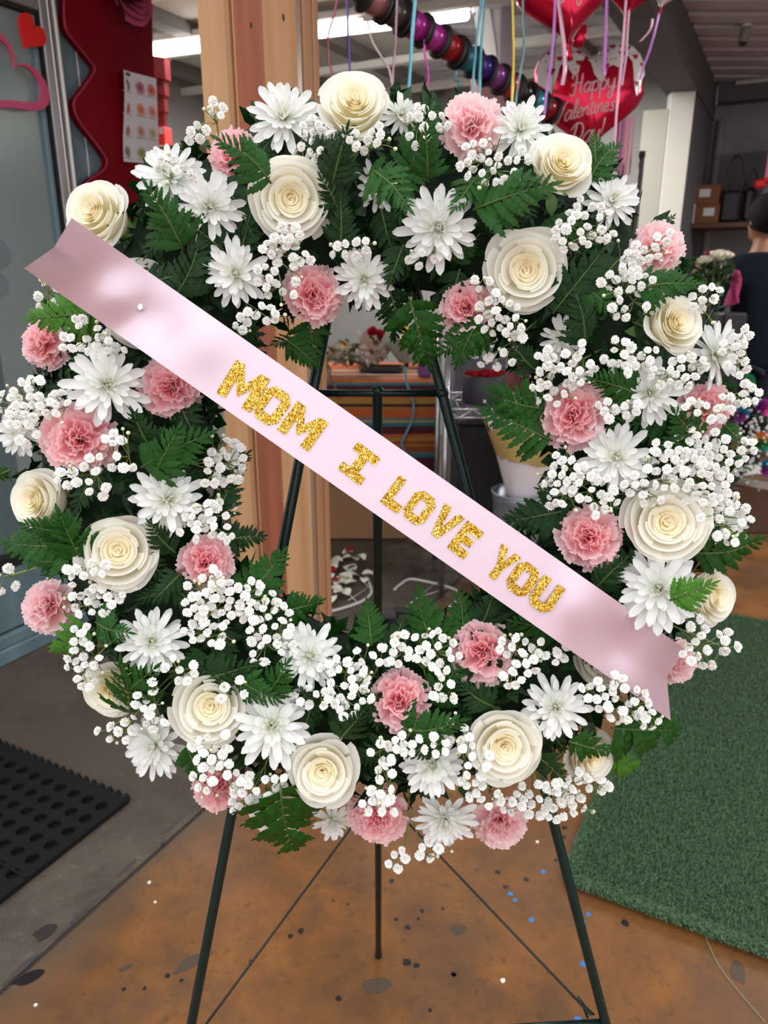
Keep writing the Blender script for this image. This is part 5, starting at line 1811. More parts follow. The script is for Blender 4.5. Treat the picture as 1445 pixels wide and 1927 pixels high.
# pink vase on a stand behind the spools
pv = at(916, 218, 4.5)
o = thing('glass_vase', 'square pale pink glass vase below the ribbon spools', 'vase', T(pv) @ RZ(R(12)) @ S(1.15))
M_pinkg = mat('pink_glass', rgb(206, 156, 160), .12, spec=.7, alpha=.85)
put('wall', MB().box((0, -.06, .09), (.13, .006, .2)).box((0, .06, .09), (.13, .006, .2)).box((-.062, 0, .09), (.006, .12, .2)).box((.062, 0, .09), (.006, .12, .2)).mesh('wall', M_pinkg), o)
put('rim', MB().box((0, -.06, .19), (.134, .01, .008)).box((0, .06, .19), (.134, .01, .008)).box((-.062, 0, .19), (.01, .12, .008)).box((.062, 0, .19), (.01, .12, .008)).mesh('rim', M_paper), o)
put('base', MB().box((0, 0, -.01), (.13, .126, .012), bev=.002).mesh('base', M_pinkg), o)
st = MB().box((pv.x, pv.y, (pv.z - .016) / 2), (.3, .3, pv.z - .016)).put('display_plinth', M_charcoal)
tag(st, 'dark plinth under the pink glass vase', 'plinth')

# table with striped cloth
TZ, TY0, TY1, TX0, TX1 = .86, 3.62, 4.4, -.72, .25
tb = thing('work_table', 'table hidden under the striped cloth', 'table', T(((TX0 + TX1) / 2, (TY0 + TY1) / 2, 0)))
M_tabw = mat('table_wood', rgb(110, 80, 56), .6)
tw, td = TX1 - TX0, TY1 - TY0
put('top', MB().box((0, 0, TZ - .02), (tw - .03, td - .03, .03), bev=.003).mesh('top', M_tabw), tb)
legm = MB().box((0, 0, (TZ - .035) / 2), (.05, .05, TZ - .035), bev=.003).mesh('leg', M_tabw)
for sx in (-1, 1):
    for sy in (-1, 1):
        put('leg', legm, tb, T((sx * (tw / 2 - .06), sy * (td / 2 - .06), 0)))
M_serape = bpy.data.materials.new('striped_serape_weave')
M_serape.use_nodes = True
nt = M_serape.node_tree
bs = nt.nodes['Principled BSDF']
bs.inputs['Roughness'].default_value = .9
uvn = nt.nodes.new('ShaderNodeUVMap')
sxn = nt.nodes.new('ShaderNodeSeparateXYZ')
rmp = nt.nodes.new('ShaderNodeValToRGB')
rmp.color_ramp.interpolation = 'CONSTANT'
TEAL, MAR, ORG, GOLD, GRB, YEL, DOR, PAL = rgb(34, 96, 102), rgb(64, 14, 28), rgb(158, 76, 30), rgb(146, 106, 46), rgb(84, 94, 96), rgb(146, 132, 90), rgb(130, 58, 24), rgb(150, 148, 134)
seq = [(0, ORG), (.20, PAL), (.24, ORG), (.30, PAL), (.33, ORG), (.385, PAL), (.40, ORG), (.455, TEAL), (.47, MAR), (.525, ORG), (.545, GOLD), (.575, MAR), (.595, GOLD), (.605, ORG), (.66, GRB), (.675, YEL), (.685, GRB), (.69, TEAL), (.71, MAR), (.755, ORG), (.775, GOLD), (.80, DOR), (.82, GOLD), (.83, DOR), (.865, GRB), (.88, TEAL), (.90, MAR)]
el = rmp.color_ramp.elements
el[0].position, el[0].color = seq[0]
el[1].position, el[1].color = seq[-1]
for p_, c_ in seq[1:-1]:
    e_ = el.new(p_)
    e_.color = c_
nt.links.new(uvn.outputs[0], sxn.inputs[0])
nt.links.new(sxn.outputs['Y'], rmp.inputs[0])
nt.links.new(rmp.outputs[0], bs.inputs['Base Color'])
nu, nv = 30, 40
v, uvs, f = [], [], []
for j in range(nv):
    t = j / (nv - 1)
    for i in range(nu):
        s_ = i / (nu - 1)
        x = TX0 - .01 + (tw + .02) * s_
        if t < .45:
            q = t / .45
            p = Vector((x, TY1 + (TY0 - TY1) * q, TZ + .004))
        else:
            q = (t - .45) / .55
            p = Vector((x + .02 * q * (s_ - .5), TY0 - .012 - .012 * math.sin(s_ * 9 + q * 2) * q, TZ + .004 - .005 * min(1, q * 20) - .46 * q))
        v.append(p)
        uvs.append((s_, t))
for j in range(nv - 1):
    for i in range(nu - 1):
        f.append((j * nu + i, j * nu + i + 1, (j + 1) * nu + i + 1, (j + 1) * nu + i))
o = put('tablecloth', mesh('tablecloth', v, f, M_serape, True, uvs))
tag(o, 'striped orange, teal and maroon serape cloth over the work table', 'tablecloth')

# a shared simple leaf / bloom for things far behind
def leaf_mesh(name, m, wd=.45, curl=.2):
    mb = MB()
    def fn(u, vv):
        wdt = wd * math.sin(PI * min(1, vv * .94 + .03)) ** (.8 if wd < .8 else .5)
        return Vector(((u - .5) * wdt, vv, curl * (vv - vv * vv * 1.6) + .15 * abs(u - .5)))
    mb.grid(fn, 3, 6)
    return mb.mesh(name, m, True)
def bloom_mesh(name, m, n=14, seed=0):
    rng = random.Random(seed)
    mb = MB()
    for k in range(n):
        t = k / (n - 1)
        a = k * 2.4
        rad = .12 + .85 * t
        def fn(u, vv, rad=rad, t=t, a=a):
            ang = a + (u - .5) * 2 * (1.6 - .8 * t)
            r_ = rad * math.sin(PI / 2 * min(1, vv * 1.1)) + .15 * t * max(0, vv - .75) / .25
            return Vector((r_ * math.cos(ang), r_ * math.sin(ang), vv * (1.0 - .3 * t) * 1.3 - .9 - .1 * t * max(0, vv - .75)))
        mb.grid(fn, 6, 5)
    return mb.mesh(name, m, True)
M_lgreen = mat('leaf_green', rgb(70, 104, 52), .5)
M_dgreen = mat('dark_leaf_green', rgb(40, 66, 34), .5)
M_cream = mat('cream_petal', rgb(240, 236, 222), .6)
M_dred = mat('dark_red_petal', rgb(160, 14, 30), .55)
M_yel = mat('yellow_petal', rgb(232, 186, 40), .6)
M_brownleaf = mat('dried_beige_leaf', rgb(150, 128, 104), .8, col2=rgb(96, 78, 60), scale=25)
M_browngr = mat('dried_stem', rgb(104, 86, 66), .8)
BL_W, BL_R, BL_Y = bloom_mesh('bloom', M_cream), bloom_mesh('bloom', M_dred, seed=2), bloom_mesh('bloom', M_yel, seed=3)
LF_G, LF_D, LF_B = leaf_mesh('leaf', M_lgreen), leaf_mesh('leaf', M_dgreen), leaf_mesh('dried_leaf', M_brownleaf, .6, .5)

def face(d, rnd, roll=0.0):
    return frame(d, (1, 0, 0)) @ RZ(roll)

# dried flower bunch on the table
rng = random.Random(11)
dc = at(655, 690, 3.72); dc.z = TZ + .045
dfb = thing('dried_bunch', 'heap of dried beige leaves and stems on the striped table', 'dried flowers', T(dc))
for k in range(46):
    p = Vector((rng.uniform(-.17, .17), rng.uniform(-.05, .16), rng.uniform(.012, .10)))
    put('dried_leaf', LF_B, dfb, T(p) @ RZ(rng.uniform(0, 6.3)) @ RX(rng.uniform(-.6, .9)) @ RY(rng.uniform(-.6, .6)) @ S(rng.uniform(.05, .09)))
for k in range(9):
    a = rng.uniform(-.2, 1.2)
    p = Vector((rng.uniform(-.15, .1), rng.uniform(-.08, .1), .03))
    d = Vector((math.cos(a + 3.4), .3 * math.sin(a) - .3, rng.uniform(-.05, .3)))
    q = p + d * rng.uniform(.1, .2)
    MB().tube([p, p.lerp(q, .5) + Vector((0, 0, .02)), q], .005, 6).put('dried_stem', M_browngr, dfb, True)
MB().tube([(-.12, -.06, .06), (-.08, -.115, -.02), (-.04, -.13, -.12)], .006, 6).put('dried_stem', M_browngr, dfb, True)
# black tray
tq = at(718, 668, 3.95); tq.z = TZ + .008
o = thing('black_tray', 'flat black tray lying on the striped cloth', 'tray', T(tq) @ RZ(R(-6)))
put('base', MB().box((0, 0, .008), (.21, .13, .012), bev=.003).mesh('base', M_black), o)
put('rim', MB().box((0, -.066, .018), (.22, .008, .02)).box((0, .066, .018), (.22, .008, .02)).box((-.108, 0, .018), (.008, .13, .02)).box((.108, 0, .018), (.008, .13, .02)).mesh('rim', M_black), o)
# bouquets standing at the back of the table
def bouquet(px, py, y, label, blooms, wrapc, seed, size=.2, n_leaf=8, zbase=None, name='bouquet', group=None):
    rng = random.Random(seed)
    c = at(px, py, y)
    z0 = zbase if zbase is not None else c.z - size
    hgt = c.z - z0
    b = thing(name, label, 'bouquet', T((c.x, c.y, z0)), group)
    put('stems', MB().tube([(0, 0, .0), (0, 0, hgt * .8)], [.012, .03], 7).mesh('stems', M_dgreen, True), b)
    if wrapc:
        def fn(u, vv):
            a = 2 * PI * u
            r_ = .04 + size * .55 * vv
            return Vector((r_ * math.cos(a), r_ * math.sin(a), hgt * .15 + hgt * .75 * vv + .04 * vv * math.sin(5 * a)))
        MB().grid(fn, 31, 6).put('wrap', mat('wrap_' + label.split()[0], wrapc, .35, spec=.6), b, True)
    for k in range(n_leaf):
        a = rng.uniform(0, 2 * PI)
        put('leaf', rng.choice((LF_G, LF_D)), b, T((math.cos(a) * size * .25, math.sin(a) * size * .25, hgt * rng.uniform(.55, .9))) @ RZ(a - PI / 2) @ RX(rng.uniform(.1, .8)) @ S(size * rng.uniform(.3, .5)))
    for (me, dx, dz, s_) in blooms:
        d = Vector((dx * 1.6, -.55 + rng.uniform(-.2, .1), .55)).normalized()
        put('bloom', me, b, T((dx * size, -abs(dx) * .1 * size + rng.uniform(-.12, .05) * size, hgt + dz * size)) @ frame(d) @ RZ(rng.uniform(0, 6)) @ S(s_))
    return b
bouquet(660, 640, 4.25, 'loose green and yellow bunch behind the dried leaves', [(BL_Y, -.3, -.2, .02), (BL_Y, .5, -.35, .025)], None, 1, .12, 16, TZ + .006)
bouquet(708, 628, 4.2, 'clear wrapped bunch with dark red petals on the striped table', [(BL_R, -.2, .1, .035), (BL_R, .25, -.05, .04), (BL_Y, -.35, -.5, .028), (BL_R, .05, -.45, .03)], rgb(170, 168, 160), 2, .12, 8, TZ + .006)
bouquet(765, 632, 4.15, 'pale flower bunch standing beside the purple vase', [(BL_W, -.3, -.1, .022), (BL_W, .2, .1, .022), (BL_Y, -.1, .25, .022), (BL_W, .4, -.2, .02), (BL_W, -.05, -.35, .02), (BL_W, .3, .4, .02)], rgb(150, 160, 150), 3, .13, 12, TZ + .006)
o = thing('purple_vase', 'purple tapered vase at the corner of the striped table', 'vase', T((.205, 3.74, TZ + .006)))
put('body', MB().lathe([(.032, 0), (.038, .02), (.036, .12), (.045, .16), (.041, .16), (.032, .12), (.03, .02)], 20).mesh('body', mat('purple_glaze', rgb(116, 76, 132), .35), True), o)
put('rim', MB().lathe([(.041, .157), (.046, .157), (.046, .163), (.041, .163)], 20).mesh('rim', mat('lilac_glaze', rgb(150, 112, 160), .3), True), o)

# cardboard box under the table
M_card = mat('brown_cardboard', rgb(150, 112, 80), .85, var=.08, scale=8)
cbx = thing('cardboard_box', 'long brown cardboard box on the floor under the striped cloth', 'box', T((-.235, 3.93, 0)))
put('body', MB().box((0, 0, .155), (.72, .4, .3), bev=.003).mesh('body', M_card), cbx)
put('flap', MB().box((0, -.2, .31), (.72, .008, .05), Matrix.Rotation(R(20), 3, 'X')).mesh('flap', M_card), cbx)
put('flap', MB().box((0, .2, .31), (.72, .008, .05), Matrix.Rotation(R(-20), 3, 'X')).mesh('flap', M_card), cbx)
M_mar = mat('maroon_fabric', rgb(92, 30, 44), .8)
o = MB().box((.0, 0, 0), (.6, .3, .1), bev=.02).put('folded_cloth', M_mar, M=T((-.235, 3.93, .358)))
tag(o, 'folded maroon cloth lying on the long cardboard box', 'cloth')

# fallen petals and leaves on the floor behind the post
rng = random.Random(21)
PT = leaf_mesh('petal', M_cream, .9, .55)
spots = [(625, 1058), (645, 1048), (660, 1055), (672, 1062), (628, 1078), (648, 1075), (668, 1080), (655, 1088), (640, 1092), (622, 1095), (662, 1098), (682, 1090), (688, 1095), (630, 1110), (645, 1120), (655, 1125), (625, 1130), (618, 1068), (636, 1065), (676, 1050), (650, 1104), (620, 1118)]
lb = ['white rose petal fallen among others behind the post']
for i, (x, y) in enumerate(spots):
    p = atz(x, y)
    p.z = .012 + rng.uniform(0, .015)
    o = put('fallen_petal', PT, None, T(p) @ RZ(rng.uniform(0, 6.3)) @ RX(rng.uniform(-.1, .5)) @ S(rng.uniform(.045, .062)))
    tag(o, 'white rose petal fallen in a heap on the floor beside the wooden post', 'petal', 'white petals on the floor')
PR = leaf_mesh('petal', M_dred, .9, .5)
for i, (x, y, l) in enumerate([(632, 1108, 'dark red petal lying at the near end of the white petal heap'), (668, 1046, 'dark red petal at the far end of the white petal heap'), (616, 1082, 'dark red petal half behind the wooden post')]):
    p = atz(x, y); p.z = .034
    o = put('fallen_petal', PR, None, T(p) @ RZ(i * 2.0) @ RX(.2) @ S(.05))
    tag(o, l, 'petal')
for i, (x, y, l) in enumerate([(680, 1066, 'green leaf lying on the white petal heap'), (672, 1080, 'broad green leaf lying at the edge of the petal heap'), (730, 1058, 'small green leaf alone on the brown floor'), (822, 1104, 'pale green leaf lying inside the white wire hoop'), (622, 1142, 'green leaf half behind the wooden post foot')]):
    p = atz(x, y); p.z = .008 if i > 1 else .04
    o = put('fallen_leaf', LF_G, None, T(p) @ RZ(i * 1.3 + 1) @ RX(.08) @ S(.06))
    tag(o, l, 'leaf')

# white wire hoops
M_wire = mat('white_wire', rgb(214, 210, 206), .4)
def hoop(label, pts, cross):
    P = [atz(x, y, .006) for x, y in pts]
    h = thing('wire_hoop', label, 'wire hoop')
    MB().tube(catmull(P, 6), .0065, 8).put('rim', M_wire, h, True)
    for a, b in cross:
        pa_, pb_ = atz(*a, .005), atz(*b, .005)
        MB().tube([pa_, pb_], .0022, 6).put('cross_wire', M_wire, h, True)
hoop('white wire hoop lying round the petal heap', [(600, 1148), (622, 1150), (650, 1143), (680, 1132), (698, 1117), (696, 1100), (688, 1085)], [((640, 1100), (672, 1134)), ((676, 1084), (694, 1106)), ((655, 1130), (690, 1108))])
hoop('white bent wire hoop alone on the brown floor', [(742, 1110), (756, 1098), (772, 1090), (800, 1094), (840, 1104), (862, 1113), (864, 1122), (856, 1134), (846, 1142)], [((766, 1140), (822, 1096)), ((800, 1120), (846, 1106))])

# black trolley foot behind the easel post
pz = atz(722, 1180)
o = thing('black_clamp', 'black plastic clamp with a flat handle on the floor behind the stand', 'tool', T((pz.x, pz.y, 0)))
put('body', MB().box((.0, 0, .035), (.12, .08, .07), bev=.012).box((-.045, .01, .06), (.05, .06, .06), bev=.012).mesh('body', M_black), o)
put('handle', MB().box((.12, .02, .055), (.16, .035, .02), Matrix.Rotation(R(8), 3, 'Y'), bev=.006).mesh('handle', M_black), o)
put('knob', MB().lathe([(.02, 0), (.022, .012), (.015, .02)], 14).mesh('knob', M_black, True), o, T((-.03, -.03, .088)))

# wire rack to the right of the table
M_chrome = mat('chrome', rgb(176, 177, 182), .22, metal=.85)
def rack(label, base, wx, wy, hgt, shelves, rot, top_caps=True, posts=None):
    r_ = thing('wire_rack', label, 'rack', T(base) @ RZ(rot))
    for i, (sx, sy) in enumerate(((-1, -1), (1, -1), (-1, 1), (1, 1))):
        put('pole', MB().tube([(sx * wx / 2, sy * wy / 2, .0), (sx * wx / 2, sy * wy / 2, hgt)], .0125, 10).mesh('pole', M_chrome, True), r_)
        put('cap', MB().tube([(sx * wx / 2, sy * wy / 2, hgt - .012), (sx * wx / 2, sy * wy / 2, hgt + .012)], .0145, 10).mesh('cap', M_black, True), r_)
    for z in shelves:
        mb = MB()
        for sy in (-1, 1):
            for dz in (0, -.035):
                mb.tube([(-wx / 2, sy * wy / 2, z + dz), (wx / 2, sy * wy / 2, z + dz)], .004, 6)
            n = int(wx / .05)
            zz = [Vector((-wx / 2 + wx * k / n, sy * wy / 2, z - (.035 if k % 2 else 0))) for k in range(n + 1)]
            mb.tube(zz, .0028, 5)
        for sx in (-1, 1):
            mb.tube([(sx * wx / 2, -wy / 2, z), (sx * wx / 2, wy / 2, z)], .004, 6)
            mb.tube([(sx * wx / 2, -wy / 2, z - .035), (sx * wx / 2, wy / 2, z - .035)], .004, 6)
        for k in range(14):
            x = -wx / 2 + wx * (k + .5) / 14
            mb.tube([(x, -wy / 2, z), (x, wy / 2, z)], .0022, 5)
        mb.put('shelf', M_chrome, r_, True)
    return r_
rp0 = at(839, 780, 3.0)
rack('chrome wire rack beside the striped table, black round box on it', (rp0.x + .27, rp0.y + .22, 0), .54, .45, 1.12, (.25, .83, 1.08), 0)
# box of red strawberries or roses on the rack
bx = at(908, 776, 3.14); bx.z = .836
o = thing('hat_box', 'round black box filled with red roses on the wire rack', 'flower box', T(bx))
put('box', MB().lathe([(.088, 0), (.09, .004), (.09, .115), (.086, .118), (.084, .1), (.084, .01)], 32).mesh('box', mat('black_card', rgb(40, 40, 46), .6), True), o)
put('badge', MB().box((-.005, -.0905, .018), (.012, .003, .012), bev=.001).mesh('badge', M_paper), o)
rng = random.Random(7)
put('filling', MB().lathe([(0.001, .1), (.083, .1)], 24).mesh('filling', M_brownleaf), o)
for k in range(24):
    a = k * 2.4
    r_ = .078 * math.sqrt((k + .5) / 24)
    put('rose_head', BL_R, o, T((r_ * math.cos(a), r_ * math.sin(a), .118 + .012 * rng.random())) @ RX(rng.uniform(-.3, .3)) @ S(.019))
# red fan wrapped bouquet behind it
bouquet(985, 700, 3.3, 'red flower spray lying behind the round black box', [(BL_R, -.3, .0, .03), (BL_R, .1, .1, .03), (BL_R, .4, .05, .03), (BL_R, -.5, -.1, .026)], rgb(190, 120, 120), 8, .15, 4, 1.09 if False else .84)
# black cloth crate on lower shelf
o = thing('black_crate', 'black fabric storage bin under the rack shelf', 'bin', T((rp0.x + .27, rp0.y + .22, .258)))
put('body', MB().box((0, 0, .25), (.42, .36, .5), bev=.02).mesh('body', mat('black_fabric', rgb(34, 34, 36), .95, bump=.3, scale=60, var=.3)), o)
put('lid', MB().box((0, 0, .505), (.43, .37, .02), bev=.008).mesh('lid', M_black), o)
# galvanised bucket with wrapped bouquet
bk = at(985, 925, 2.75)
o = thing('metal_bucket', 'grey metal bucket holding the wrapped bouquet, behind the ribbon', 'bucket', T((bk.x, bk.y, 0)))
M_galv = mat('galvanised_steel', rgb(150, 158, 168), .4, metal=.55, var=.12, scale=14)
rimz = bk.z
put('wall', MB().lathe([(.088, rimz - .34), (.11, rimz - .12), (.113, rimz - .115), (.111, rimz - .10), (.117, rimz - .03), (.12, rimz - .026), (.118, rimz - .015), (.122, rimz), (.118, rimz), (.11, rimz - .12), (.085, rimz - .33), (.001, rimz - .33)], 36).mesh('wall', M_galv, True), o)
put('rim', MB().tube([(.121 * math.cos(2 * PI * k / 36), .121 * math.sin(2 * PI * k / 36), rimz) for k in range(37)], .005, 6).mesh('rim', M_galv, True), o)
put('stand', MB().box((0, 0, (rimz - .34) / 2), (.24, .24, rimz - .34), bev=.01).mesh('stand', M_black), o)
wb = at(988, 908, 2.76)
wrp = thing('wrapped_bouquet', 'bouquet in white paper and yellow mesh standing in the metal bucket', 'bouquet', T(wb) @ RY(R(8)))
M_wrapw = mat('white_wrapping_paper', rgb(232, 222, 230), .7)
M_wrapy = mat('yellow_mesh_paper', rgb(196, 170, 106), .7)
M_wrapg = mat('grey_tissue', rgb(186, 180, 172), .7)
def cone(z0, z1, r0, r1, a0, a1, zig, m, name, seed, lean=(0, 0)):
    rng = random.Random(seed)
    def fn(u, vv):
        a = a0 + (a1 - a0) * u
        r_ = r0 + (r1 - r0) * vv
        peak = zig * abs(((u * 3) % 1) - .5) * 2 * vv
        return Vector((r_ * math.cos(a) + lean[0] * vv, r_ * math.sin(a) + lean[1] * vv, z0 + (z1 - z0) * vv + peak + .004 * math.sin(9 * a)))
    MB().grid(fn, 31, 5).put(name, m, wrp, True)
cone(-.06, .145, .06, .155, 0, 2 * PI, .02, M_wrapw, 'paper_cone', 1)
cone(.10, .19, .135, .20, PI * .9, PI * 2.2, .06, M_wrapy, 'mesh_layer', 2)
cone(.06, .19, .11, .19, PI * .2, PI * 1.3, .06, M_wrapg, 'tissue_layer', 3)
cone(.12, .165, .13, .17, PI * 1.0, PI * 2.0, .05, M_wrapy, 'mesh_layer', 4, (0, .01))
MB().lathe([(.052, -.045), (.056, -.035), (.056, -.02), (.052, -.012)], 20).put('tie', M_wrapw, wrp, True)
for k in range(5):
    put('bloom', BL_Y, wrp, T((-.06 + .03 * k, -.02 * (k % 2), .1)) @ S(.03))

# chrome rack behind the icing balloon
rp1 = at(1203, 400, 3.62)
RK2 = rack('tall chrome wire rack standing behind the heart balloons', (rp1.x - .3, rp1.y + .2, 0), .6, .4, 1.86, (.4, 1.0, 1.66), R(-6))
o = thing('tinsel_bunch', 'bunch of hanging pink tinsel strips behind the icing balloon', 'tinsel')
rng = random.Random(4)
M_tins = [mat('tinsel_rose', rgb(196, 128, 150), .3, metal=.2), mat('tinsel_purple', rgb(150, 96, 140), .3, metal=.2), mat('tinsel_pink', rgb(214, 120, 140), .3, metal=.2)]
for k in range(16):
    x = 1160 + rng.uniform(0, 36)
    y0, y1 = rng.uniform(185, 225), rng.uniform(300, 335)
    a, b = at(x, y0, 3.6 + .02 * k), at(x - rng.uniform(4, 10), y1, 3.6 + .02 * k)
    MB().box((a + b) / 2, (rng.uniform(.008, .016), .001, (a - b).length), frame(a - b).to_3x3() if False else None).put('strip', M_tins[k % 3], o)
put('hook', MB().tube([at(1165, 190, 3.75), at(1198, 190, 3.75)], .006, 6).mesh('hook', M_chrome), o)
M_lab = mat('white_card', rgb(206, 204, 206), .7)
put('hang_card', MB().box((0, 0, 0), (.035, .004, .18), bev=.001).mesh('hang_card', M_lab), RK2, RK2.matrix_basis.inverted() @ T(RK2.matrix_basis @ Vector((.3, .218, 1.45))) @ RZ(R(-10)))

# far right: shelf with boxes, black arch, pink box
M_shw = mat('dark_brown_shelf', rgb(84, 56, 40), .7)
s0 = at(1282, 421, 6.0)
o = thing('storage_shelf', 'dark brown wooden shelf along the garage wall', 'shelf', T((s0.x, s0.y, 0)) @ RZ(R(-28)))
zz = s0.z
put('board', MB().box((.75, .15, zz - .02), (1.6, .4, .035), bev=.004).mesh('board', M_shw), o)
put('board', MB().box((.75, .15, zz - .55), (1.6, .4, .035), bev=.004).mesh('board', M_shw), o)
for x in (0, 1.5):
    put('leg', MB().box((x, 0, zz / 2 - .02), (.05, .05, zz - .04), bev=.003).mesh('leg', M_shw), o)
    put('leg', MB().box((x, .3, zz / 2 - .02), (.05, .05, zz - .04), bev=.003).mesh('leg', M_shw), o)
def shelf_pt(px, py):
    d = ray(px, py)
    n = Matrix.Rotation(R(-28), 3, 'Z') @ Vector((0, 1, 0))
    q = Vector((s0.x, s0.y, 0)) + n * .1
    return CAM + d * ((q - CAM).dot(n) / d.dot(n))
M_kraft = mat('kraft_box', rgb(120, 76, 48), .85)
for i, (px, py, wd, hh, lab, m) in enumerate([(1330, 414, .17, .13, 'brown carton with white label, lower of the stack on the dark shelf', M_kraft), (1330, 384, .17, .13, 'brown carton with white label, upper of the stack on the dark shelf', M_kraft), (1301, 414, .05, .14, 'narrow white carton standing beside the brown carton stack', M_lab)]):
    p = shelf_pt(px, py)
    zb = zz + (0 if i != 1 else .132)
    b = thing('carton', lab, 'box', T((p.x, p.y, zb)) @ RZ(R(-28)))
    put('body', MB().box((0, 0, hh / 2 + .001), (wd, .16, hh), bev=.003).mesh('body', m), b)
    put('flap', MB().box((0, -.02, hh + .002), (wd, .1, .003)).mesh('flap', m), b)
    if i < 2:
        put('label', MB().box((.015 - .03 * i, -.081, hh * .6), (wd * .45, .002, hh * .42)).mesh('label', M_lab), b)
p = shelf_pt(1371, 420)
arch = thing('wire_basket', 'black wire basket with a tall arched handle on the shelf', 'basket', T((p.x, p.y, zz)) @ RZ(R(-28)))
put('bowl', MB().box((0, 0, .11), (.13, .16, .22), bev=.02).mesh('bowl', M_black), arch)
for dx in (-.03, 0, .03):
    MB().tube([(-.07, dx, .2)] + [(-.07 * math.cos(PI * k / 12), dx, .2 + .26 * math.sin(PI * k / 12)) for k in range(13)], .004, 6).put('handle', M_black, arch, True)
p = shelf_pt(1404, 420)
o = thing('black_bag', 'black bag standing on the dark shelf behind the person', 'bag', T((p.x, p.y, zz)) @ RZ(R(-28)))
put('body', MB().box((0, 0, .12), (.085, .16, .24), bev=.03).mesh('body', M_black), o)
put('handle', MB().tube([(-.035 * math.cos(PI * k / 10), 0, .24 + .12 * math.sin(PI * k / 10)) for k in range(11)], .006, 6).mesh('handle', M_black, True), o)
p = shelf_pt(1447, 420)
o = thing('pink_box', 'pale pink box above a red ribbon near the frame edge', 'box', T((p.x, p.y, zz)) @ RZ(R(-28)))
M_pinkc = mat('pink_card', rgb(206, 128, 152), .7)
put('body', MB().box((.06, 0, .44), (.26, .2, .30), bev=.004).mesh('body', M_pinkc), o)
put('lower_box', MB().box((.06, 0, .13), (.26, .2, .26), bev=.004).mesh('lower_box', M_charcoal), o)
put('ribbon', MB().box((.06, -.02, .275), (.28, .21, .03), bev=.006).box((-.09, -.12, .25), (.08, .03, .06), bev=.014).mesh('ribbon', M_red), o)

# security camera under the metal deck
p = at(1404, 55, 4.95); p.z = 2.73
cm = thing('security_camera', 'small grey dome security camera under the ribbed roof', 'camera', T(p))
put('mount', MB().lathe([(.03, .0), (.03, .012), (.02, .02)], 14).mesh('mount', M_white, True), cm)
put('body', MB().lathe([(.02, 0), (.028, -.02), (.03, -.06), (.026, -.075)], 14).mesh('body', M_wallgrey, True), cm, RX(R(15)))
put('lens', MB().ball((0, 0, -.075), .025, 12, 8).mesh('lens', M_black, True), cm, RX(R(15)))
o = MB().tube(catmull([at(1290, 5, 4.9), at(1310, 11, 4.9), at(1340, 10, 4.9), at(1375, 5, 4.9)], 5), .004, 6).put('hanging_cable', M_black)
tag(o, 'thin black cable sagging under the ribbed roof', 'cable')

# red and white rose bunch in a vase
rz = at(1345, 560, 3.55)
o = thing('vase_bouquet', 'bunch of white and red roses standing in a black bucket by the person', 'bouquet', T((rz.x, rz.y, .0)))
hz = at(1340, 495, 3.55).z
put('bucket', MB().lathe([(.09, .0), (.11, .55), (.104, .55), (.086, .02)], 24).mesh('bucket', M_black, True), o)
rng = random.Random(9)
for k, (x, y, me) in enumerate([(1303, 497, BL_R), (1312, 497, BL_W), (1322, 490, BL_W), (1335, 478, BL_R), (1346, 477, BL_W), (1358, 475, BL_W), (1368, 477, BL_W), (1328, 486, BL_W), (1305, 505, BL_W), (1352, 482, BL_W)]):
    p = at(x, y, 3.5 + rng.uniform(-.03, .05))
    l = Vector((p.x - rz.x, p.y - rz.y, p.z))
    MB().tube([(l.x * .15, l.y * .15, .5), (l.x * .5, l.y * .5, .5 + (l.z - .5) * .5), l - Vector((0, 0, .02))], .004, 5).put('stem', M_dgreen, o, True)
    put('bloom', me, o, T(l) @ frame(Vector((l.x * 1.5, -.4, 1))) @ S(.030))
for k in range(52):
    x, y = 1340 + rng.gauss(0, 17), rng.uniform(508, 590)
    p = at(x, y, 3.5 + rng.uniform(-.04, .08))
    put('leaf', rng.choice((LF_G, LF_D, LF_D)), o, T((p.x - rz.x, p.y - rz.y, p.z)) @ RZ(rng.uniform(0, 6.3)) @ RX(rng.uniform(.2, 1.3)) @ S(rng.uniform(.06, .10)))
M_mag = mat('magenta_tissue', rgb(150, 24, 84), .7)
mg = at(1381, 548, 3.75)
o = thing('magenta_wrap', 'crumpled magenta tissue wrap beside the rose bunch', 'wrapping', T(mg))
mb = MB()
mb.grid(lambda u, v: Vector((.03 * math.cos(PI * 2 * u) * (1 - .4 * v) + .008 * math.sin(11 * u + 5 * v), .04 * math.sin(PI * 2 * u) * (1 - .4 * v), -.06 + .12 * v + .012 * math.sin(9 * u))), 20, 8)
mb.put('sheet', M_mag, o, True)
put('knot', MB().ball((0, 0, .075), .02, 10, 8, (1, 1, 1.2)).mesh('knot', M_mag, True), o)
put('stand', MB().box((0, .0, -mg.z / 2 - .05), (.12, .12, mg.z - .1), bev=.01).mesh('stand', M_black), o)

